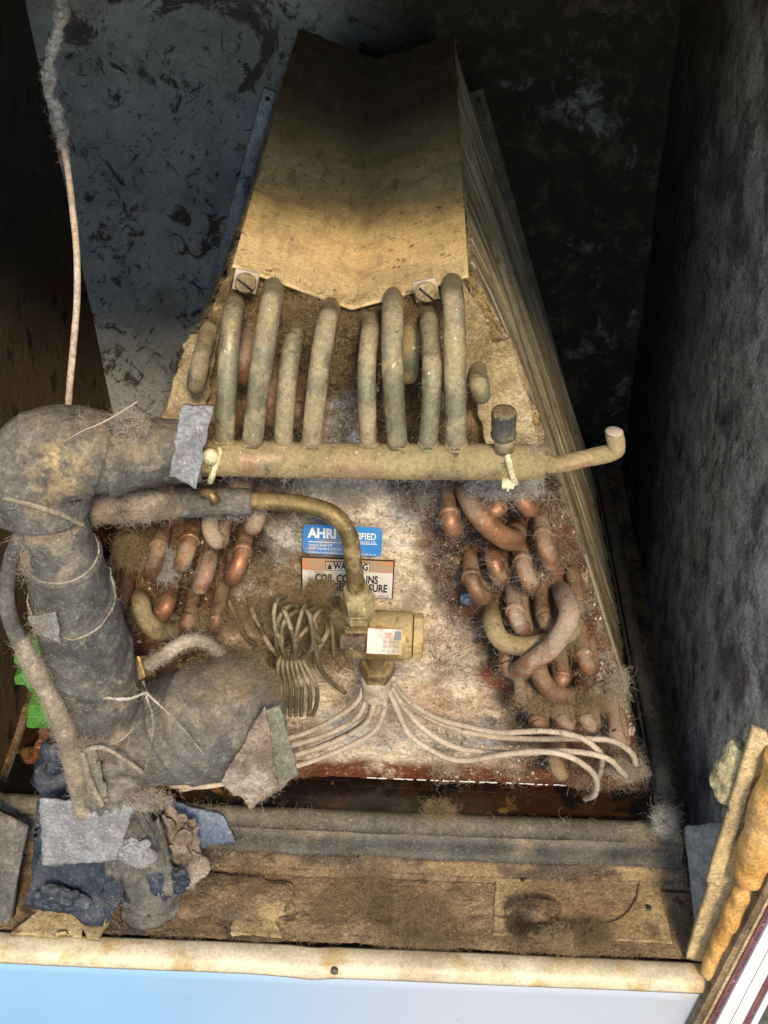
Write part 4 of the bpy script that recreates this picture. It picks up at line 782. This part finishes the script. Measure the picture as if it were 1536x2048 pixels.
# ------------------------------------------------------------------ torn foam, left
def tf(lbl, a, b, c, d, mat='blackblue', **k): return flap('torn_foam', a, b, c, d, mat, None, k.pop('thick', .006), k.pop('rag', .006), k.pop('wav', .006), k.pop('nrm', (0, 1, .6)), label=lbl, cat='foam scrap', **k)
TF = [tf('dark navy torn foam sheet folded under the pale tape patch', at(50, 1800, Y=.612), at(205, 1850, Y=.600), at(225, 1722, Y=.616), at(80, 1715, Y=.630), rag=.003, wav=.014, curl=-.006),
      tf('small navy foam shred to the right of the larger navy sheet', at(212, 1850, Y=.600), at(240, 1800, Y=.604), at(258, 1722, Y=.616), at(205, 1715, Y=.618), rag=.003, wav=.010),
      tf('navy foam shred beside the crumpled brown wrap', at(250, 1812, Y=.612), at(300, 1828, Y=.608), at(310, 1720, Y=.622), at(248, 1722, Y=.618), rag=.003, wav=.012),
      tf('grey blue crumpled foam flap between the tape patch and the crumpled wrap', at(285, 1800, Y=.614), at(345, 1790, Y=.610), at(315, 1640, Y=.630), at(262, 1700, Y=.622), 'foam', rag=.004, wav=.014),
      tf('narrow dark foam strip behind the bottom left lining sheet', at(62, 1745, Y=.640), at(105, 1735, Y=.640), at(98, 1600, Y=.66), at(72, 1610, Y=.66), rag=.004, wav=.010),
      tf('bluish foam sheet peeling up off the left end of the pan rim', at(395, 1700, Y=.668), at(468, 1688, Y=.668), at(445, 1636, Y=.683), at(325, 1596, Y=.690), rag=.0015, wav=.008, mat='bluefoam'),
      tf('grey foam lining sheet leaning at the bottom left corner', at(-20, 1868, Y=.606), at(14, 1858, Y=.604), at(58, 1650, Y=.66), at(-20, 1615, Y=.66), 'foam', thick=.008, rag=.001)]
L1 = lump('crumpled_wrap', at(345, 1712, Y=.650), (.028, .014, .050), 'backflap', amp=.95, sc=62, lv=5, label='crumpled brown foam wrap hanging over the left end of the pan', cat='foam wrap')
L6 = lump('crumpled_wrap', at(268, 1705, Y=.606), (.015, .006, .018), 'tape', amp=.9, sc=70, lv=5, label='small blue-grey crumple between the tape patch and the brown wrap', cat='foam wrap')
L7 = lump('foam_lump', at(120, 1800, Y=.604), (.020, .008, .014), 'blackblue', amp=.9, sc=70, lv=5, label='dark navy foam knot on the lower edge of the large navy sheet', cat='foam tuft')
L8 = lump('crumpled_wrap', at(345, 1760, Y=.622), (.018, .008, .020), 'blackblue', amp=.9, sc=80, lv=5, label='navy crumple under the brown foam wrap', cat='foam wrap')
L5 = lump('foam_lump', at(300, 1775, Y=.620), (.024, .010, .022), 'blackblue', amp=.8, sc=60, lv=5, label='crumpled navy foam knot below the end of the foam-wrapped pipe', cat='foam tuft')
L2 = lump('foam_lump', at(445, 1790, Z=-.952), (.06, .024, .007), 'dirt', amp=.45, sc=50, lv=5, label='brown lint heap below the crumpled wrap', cat='lint heap')
L3 = lump('foam_lump', at(125, 1540, Y=.66), (.022, .02, .035), 'blackblue', amp=.8, sc=50, label='dark foam tuft behind the pale pipe at lower left', cat='foam tuft')
L4 = flap('insulation_scrap', at(20, 1868, Z=-.950), at(195, 1876, Z=-.950), at(225, 1825, Z=-.946), at(85, 1810, Z=-.946), 'deck', None, .005, .004, .004, (0, 0, -1), label='cracked tan scrap under the navy foam sheet', cat='scrap')
# ------------------------------------------------------------------ green toothed plastic piece
gp = thing('plastic_clip', 'bright green toothed plastic clip behind the furred pipe at far left', 'plastic clip', at(75, 1450, Y=.70))
YG = .70
def extr(name, pts, y0, dep, mat, par, bev=.0012):
    bm = bmesh.new(); vs_ = [bm.verts.new(at(x, y, Y=y0)) for x, y in pts]; f = bm.faces.new(vs_); r = bmesh.ops.extrude_face_region(bm, geom=[f])
    for v in r['geom']:
        if isinstance(v, bmesh.types.BMVert): v.co.y += dep
    bmesh.ops.recalc_face_normals(bm, faces=bm.faces); bmesh.ops.bevel(bm, geom=bm.edges[:], offset=bev, segments=2, affect='EDGES', profile=.5); bm.verts.index_update()
    V = [v.co[:] for v in bm.verts]; F_ = [tuple(v.index for v in q.verts) for q in bm.faces]; bm.free(); return link(name, V, F_, mat, par, False)
extr('toothed_bar', [(84, 1275), (54, 1288), (40, 1304), (27, 1310), (26, 1326), (43, 1336), (43, 1348), (27, 1356), (30, 1370), (50, 1372), (60, 1386), (100, 1386), (112, 1340)], YG, .012, 'green', gp)
extr('foot_block', [(92, 1402), (80, 1406), (78, 1412), (56, 1411), (52, 1455), (62, 1458), (115, 1455), (112, 1405)], YG, .02, 'green', gp)
# ------------------------------------------------------------------ right-hand jamb, foam, trim
jb = thing('cabinet_jamb', 'tan dust-coated edge of the cabinet side rising at the lower right corner', 'cabinet edge', at(1400, 1925, Y=.598))
flap('jamb_face', at(1372, 1918, Y=.598), at(1420, 1928, Y=.596), at(1572, 1500, Y=.596), at(1515, 1470, Y=.598), 'jamb', jb, .008, .0015, .0015, (0, 1, 0), n=90, m_=16)
flap('jamb_lip', at(1414, 1765, Y=.594), at(1440, 1775, Y=.594), at(1535, 1470, Y=.594), at(1505, 1460, Y=.594), 'jamb', jb, .006, .0020, .001, (0, 1, 0), n=60, m_=10)
P = quad((.300, .600, ZF - .02), (XR + .01, .600, ZF - .02), (XR + .01, .600, zt), (.318, .600, zt), 40, 5)
V, f = grid_vf(P, .004); link('jamb_core', V, f, 'jamb', jb)
g = G(); gs = flap('lining_scrap', at(1392, 1868, Y=.625), at(1430, 1775, Y=.618), at(1465, 1640, Y=.625), at(1368, 1655, Y=.665), 'tape', None, .004, .003, .003, (.5, 1, 0), label='grey lining scrap standing between the pan and the tan jamb', cat='lining scrap')
yf = lump('foam_wad', at(1472, 1548, Y=.612), (.0165, .012, .036), 'yfoam', amp=.45, sc=70, lv=5, label='yellowish foam wad stuck beside the tan jamb at right', cat='foam wad')
of = thing('foam_bead', 'knobbly orange spray foam bead along the right edge of the cabinet', 'spray foam', at(1435, 1940, Y=.582))
g = G(); P = cr([at(x, y, Y=.583) for x, y in ((1424, 1945), (1440, 1895), (1462, 1845), (1482, 1805), (1492, 1772), (1506, 1735), (1525, 1680), (1552, 1600), (1580, 1520))], 26)
q = np.linspace(0, 1, len(P)); rr = .0095 + .0007 * np.sin(q * 46) + .0075 * np.clip((q - .52) / .2, 0, 1) - .004 * np.exp(-((q - .50) / .03) ** 2) + .0008 * np.sin(q * 23 + 1)
tube(g, P, rr, seg=36, amp=.0022, nsc=55); obj('foam_ridge', g, 'orange', of)
tr = thing('door_trim', 'white painted trim boards with maroon seal strips at the bottom right corner', 'door trim', at(1460, 2040, Y=.55))
def strip(name, x0, x1, mat, Y, off=0, th=.006):
    # x0..x1 at photo row 2000, running up to the right
    k = .52; a, b = at(x0 - 80 * k, 2080, Y=Y), at(x1 - 80 * k, 2080, Y=Y); c, d = at(x1 + 260 * k, 1740, Y=Y), at(x0 + 260 * k, 1740, Y=Y)
    V = [a, b, c, d]; V += [p + np.array((0, th, 0)) for p in V]; return link(name, V, [(0, 1, 2, 3), (7, 6, 5, 4), (0, 4, 5, 1), (1, 5, 6, 2), (2, 6, 7, 3), (3, 7, 4, 0)], mat, tr, False)
strip('dark_gap_strip', 1412, 1434, 'dirt', .566, th=.01); strip('wood_edge', 1430, 1442, 'jamb', .564); strip('seal_strip', 1440, 1455, 'maroon', .562); strip('trim_board', 1457, 1483, 'white', .559); strip('trim_board', 1485, 1511, 'white', .561); strip('seal_strip', 1511, 1527, 'maroon', .560); strip('trim_edge', 1527, 1540, 'white', .558)  # leftmost dark strip is added to imitate the dark gap beside the trim
strip('dark_floor_edge', 1540, 1660, 'tilefloor', .566)

# ------------------------------------------------------------------ lint: loose fibres everywhere
def inpx(V, boxes, Yv=None):
    p = V - np.array((0, 0, CAMZ)); cP, sP = math.cos(PITCH), math.sin(PITCH)
    dd = p[:, 1] * cP - p[:, 2] * sP; u = p[:, 0] / dd; v = (-p[:, 1] * sP - p[:, 2] * cP) / dd
    x = 768 + F * (u * _c - v * _s); y = 1024 + F * (u * _s + v * _c); k = np.zeros(len(V), bool)
    for a, b, c, d in boxes: k |= (x > a) & (y > b) & (x < c) & (y < d)
    return k
PV, PN = surf(plate, lambda V, N: N[:, 1] < .2)
out = np.array((0, -1, .1))
k = inpx(PV, [(500, 960, 900, 1500)]); fuzz('pale', PV[k], out, 8000, (.003, .011), 1.2, .00014, clump=1.2, flat=.8)
k = inpx(PV, [(180, 960, 620, 1560)]); fuzz('brown', PV[k], out, 20000, (.004, .022), 1.0, .00015, clump=1.6, flat=.65)
k = inpx(PV, [(860, 960, 1340, 1620)]); fuzz('pale', PV[k], out, 8500, (.004, .024), 1.0, .00014, clump=1.8, flat=.6); fuzz('brown', PV[k], out, 6000, (.004, .018), 1.0, .00016, clump=1.6, flat=.65)
k = inpx(PV, [(400, 520, 960, 900)]); fuzz('brown', PV[k], out, 14000, (.004, .020), 1.1, .00018, clump=1.6, flat=.65)
k = inpx(PV, [(460, 950, 1060, 1010)]); fuzz('grey', PV[k], out, 2500, (.006, .03), .8, .00014, clump=1.2)
k = inpx(PV, [(540, 1190, 700, 1340)]); fuzz('brown', PV[k], out, 6500, (.008, .035), 1.0, .00016, clump=1.2)
k = inpx(PV, [(600, 1160, 720, 1200), (560, 1100, 640, 1260)]); fuzz('brown', PV[k], out, 3500, (.004, .014), 1.1, .00016)
k = inpx(PV, [(180, 1000, 620, 1500)]); fuzz('brown', PV[k], out, 2600, (.006, .026), .9, .00034, clump=2.); fuzz('dark', PV[k], out, 7000, (.004, .016), 1.0, .00024, clump=2.)
k = inpx(PV, [(860, 960, 1300, 1600)]); fuzz('dark', PV[k], out, 6000, (.004, .016), 1.0, .00024, clump=2.); fuzz('grey', PV[k], out, 2500, (.006, .026), .8, .00018, clump=2.)
k = inpx(PV, [(400, 540, 940, 900)]); fuzz('dark', PV[k], out, 5000, (.004, .016), 1.0, .00026, clump=2.); fuzz('brown', PV[k], out, 1800, (.006, .02), 1.0, .0004, clump=2.)
k = inpx(PV, [(560, 1000, 900, 1560)]); fuzz('brown', PV[k], out, 3000, (.002, .008), 1., .00018, clump=2.5, flat=.9); fuzz('dark', PV[k], out, 1500, (.002, .008), 1., .00018, clump=2.5, flat=.9)
V, N = surf(BENDS); fuzz('grey', V, N, 3600, (.002, .018), .8, .00010, clump=3.)
V, N = surf(CAPS); fuzz('pale', V, N, 2600, (.002, .012), 1.1, .00011, clump=2.)
V, N = surf(FE, lambda V, N: N[:, 2] > -.3); fuzz('brown', V, N, 2500, (.002, .010), 1., .00012, clump=2.)
V, N = surf(hd); fuzz('pale', V, N, 2600, (.001, .007), 1., .00011, clump=2.); k = N[:, 2] < -.4; fuzz('grey', V[k], N[k], 900, (.003, .02), 1., .00012)
V, N = surf(cover); k = inpx(V, [(440, 20, 640, 560), (880, 20, 960, 600)]); fuzz('brown', V, (0, 0, 1), 2500, (.001, .006), 1., .00014, clump=2., flat=.9)
V, N = surf(shoulder); fuzz('brown', V, N, 7000, (.002, .012), 1., .00015, clump=1.5)
V, N = surf([fl1, fl2, fl3]); fuzz('brown', V, N, 1500, (.002, .01), 1., .00014, clump=1.5)
V, N = surf(SL); k = inpx(V, [(360, 1270, 580, 1400)]) & (N[:, 2] > .2); fuzz('brown', V[k], N[k], 5000, (.002, .014), 1.1, .00014, clump=1.5); fuzz('pale', V, N, 4000, (.001, .007), 1.1, .00010, clump=2.5)
rims = [o for o in SL if o.name.startswith(('torn', 'wrap'))]; V, N = surf(rims); fuzz('pale', V, N, 2500, (.002, .014), 1., .00012)
V, N = surf([SL2, fz, furred]); fuzz('pale', V, N, 10000, (.002, .012), 1.2, .00013, clump=1.)
V, N = surf(crust); fuzz('pale', V, N, 2500, (.001, .009), 1.2, .00013)
V, N = surf(PF, lambda V, N: N[:, 2] > -.2); k = V[:, 1] < .70; fuzz('brown', V[k], N[k], 6500, (.003, .022), 1., .00013, clump=2.); fuzz('pale', V[k], N[k], 3500, (.003, .022), 1., .00012, clump=2.)
k = (V[:, 0] > .255) & (V[:, 1] < .95); fuzz('pale', V[k], N[k], 3500, (.004, .022), 1.1, .00014, clump=2.)
V, N = surf(dust); fuzz('brown', V, N, 24000, (.002, .014), 1.1, .00018, clump=1.8, flat=.8); fuzz('dark', V, N, 9000, (.002, .010), 1.1, .00022, clump=2.4, flat=.8); fuzz('pale', V, N, 4000, (.002, .012), 1.1, .00018, clump=2.8, flat=.8)
k = inpx(V, [(380, 1740, 960, 1900)]); fuzz('brown', V[k], N[k], 8000, (.003, .016), 1.1, .00016, clump=2., flat=.8)
V, N = surf([o for o in SL if o.name.startswith('torn_flap')]); fuzz('brown', V, N, 2500, (.002, .008), .9, .00012)
V, N = surf([L1, L2] + TF); fuzz('pale', V, N, 2500, (.002, .009), 1., .00012, clump=2.)
k = inpx(PV, [(1180, 1300, 1330, 1560)]); kk = k & (PV[:, 0] > xc + hw(PV[:, 2]) - .03); fuzz('pale', PV[kk], np.array((.5, -.8, .2)), 3000, (.004, .02), 1., .00016, clump=1.)
k = (np.abs(PV[:, 0] - xc) > hw(PV[:, 2]) - .008); fuzz('brown', PV[k], np.array((0, -.8, .2)), 5000, (.003, .014), 1., .00016, clump=1.5)
# wads of lint that hold together
def wad(key, c, r, n, ln, rad=.00016):
    d = RS.normal(0, 1, (1500, 3)); d /= np.linalg.norm(d, axis=1)[:, None]; q = RS.uniform(.3, 1, (1500, 1)) ** .5
    P = np.asarray(c) + d * q * np.asarray(r); fuzz(key, P, d, n, ln, 1.3, rad, flat=.7)
for (x, y, Y, r, n, key) in [(1130, 1405, .700, (.045, .012, .012), 3000, 'brown'), (1010, 975, .71, (.03, .010, .010), 1800, 'grey'), (600, 1240, .715, (.03, .008, .018), 1200, 'brown'), (650, 1290, .715, (.018, .008, .02), 900, 'brown'), (330, 1130, .715, (.016, .01, .016), 1400, 'grey'), (300, 1235, .72, (.02, .01, .012), 1200, 'brown'), (430, 1240, .71, (.03, .01, .012), 900, 'brown'), (520, 1230, .72, (.02, .01, .02), 900, 'brown'),
                             (880, 1620, .685, (.015, .01, .008), 800, 'brown'), (1235, 1370, .735, (.010, .006, .022), 1200, 'pale'), (1090, 1290, .71, (.03, .01, .016), 1600, 'brown'), (700, 1235, .685, (.014, .01, .012), 1200, 'brown'), (640, 1180, .725, (.014, .006, .010), 1500, 'brown'), (300, 1600, .60, (.02, .01, .01), 900, 'pale'), (175, 1500, .60, (.014, .01, .014), 1400, 'pale'), (165, 860, .630, (.006, .006, .008), 500, 'pale'), (262, 845, .635, (.012, .006, .009), 900, 'pale'), (60, 1110, .62, (.008, .01, .02), 1500, 'pale'), (1255, 1540, .70, (.02, .01, .012), 1300, 'pale'), (1330, 1640, .68, (.012, .01, .016), 1200, 'grey'),
                             (260, 1105, .72, (.014, .008, .02), 900, 'brown'), (455, 1010, .70, (.03, .01, .01), 1500, 'grey'), (620, 640, .72, (.02, .01, .02), 1500, 'brown'), (680, 700, .73, (.03, .01, .03), 2200, 'brown'), (525, 700, .73, (.012, .01, .03), 1500, 'brown'), (820, 650, .73, (.014, .01, .02), 1000, 'brown')]:
    wad(key, at(x, y, Y=Y), r, int(n * .7), (.004, .022), .00016)
lc = thing('lint_clump', 'fluffy grey lint clump sitting on the cream lip below the tan board', 'lint clump', at(1135, 1900, Z=-.946))
c = at(1130, 1878, Z=-.943); lump('clump_core', c, (.019, .012, .009), 'dirt', lc, amp=.8, sc=90, lv=5); wad('brown', c, (.024, .014, .012), 3200, (.004, .02)); wad('brown', at(1190, 1870, Z=-.944), (.018, .012, .009), 1500, (.004, .02))
lc = thing('lint_clump', 'dark elongated lint clump lying on the tan board across its arc', 'lint clump', at(1070, 1830, Z=-.948))
c = at(1068, 1820, Z=-.9465); lump('clump_core', c, (.022, .012, .006), 'dirt', lc, amp=.9, sc=70, lv=5); wad('dark', c, (.026, .014, .007), 2600, (.003, .016)); wad('dark', at(1040, 1850, Z=-.9465), (.012, .014, .006), 1200, (.003, .016))
g = G()
for (bx, n_, rr_) in (((1190, 1320, 1290, 1480), 260, .0016), ((240, 1080, 500, 1320), 90, .0013), ((880, 1380, 1120, 1560), 70, .0013), ((1080, 1000, 1200, 1300), 70, .0012), ((600, 560, 760, 860), 70, .0015)):
    k = np.where(inpx(PV, [bx]))[0]
    for i in RS.choice(k, n_):
        bm_r = rr_ * rnd.uniform(.4, 1.4); V, f = box_vf(PV[i] + (0, -.001, 0), (bm_r * rnd.uniform(.8, 2), bm_r, bm_r * rnd.uniform(.6, 1.6)), rot=np.array(Euler((rnd.random() * 6, rnd.random() * 6, rnd.random() * 6)).to_matrix())); g.add(V, f)
obj('mineral_crumbs', g, 'stonewhite', smooth=False, kind='stuff', label='pale mineral crumbs', cat='crumbs')
hr = thing('stray_hair', 'single curved pale fibre lying across the top of the black foam elbow', 'fibre', at(200, 865, Y=.62)); g = G()
tube(g, cr([at(125, 885, Y=.612), at(165, 862, Y=.606), at(205, 845, Y=.604), at(240, 825, Y=.606), at(275, 803, Y=.61)], 8), .0005, seg=6, amp=.0001); obj('strand', g, 'lint', hr)
flush_fuzz('pale', 'pale_lint', 'lint', 'pale loose lint fibres', 'lint'); flush_fuzz('brown', 'brown_lint', 'lintbrown', 'brown loose lint fibres', 'lint'); flush_fuzz('grey', 'grey_lint', 'lintgrey', 'grey loose lint fibres', 'lint'); flush_fuzz('dark', 'dark_lint', 'dirt', 'dark lint fibres', 'lint')

for nm, gr in (('zip_tie', 'zip ties round the copper header'), ('foil_flap', 'foil flaps beside the upper copper tubes'), ('torn_foam', 'torn foam pieces at the lower left'), ('lint_clump', 'lint clumps near the tan board'), ('cardboard_scrap', 'scraps lying in the dust'), ('foam_lump', 'soft heaps at the lower left'), ('crumpled_wrap', 'crumpled wraps at the left end of the pan')):
    for o in bpy.data.objects:
        if o.parent is None and o.name.split('.')[0] == nm: o['group'] = gr
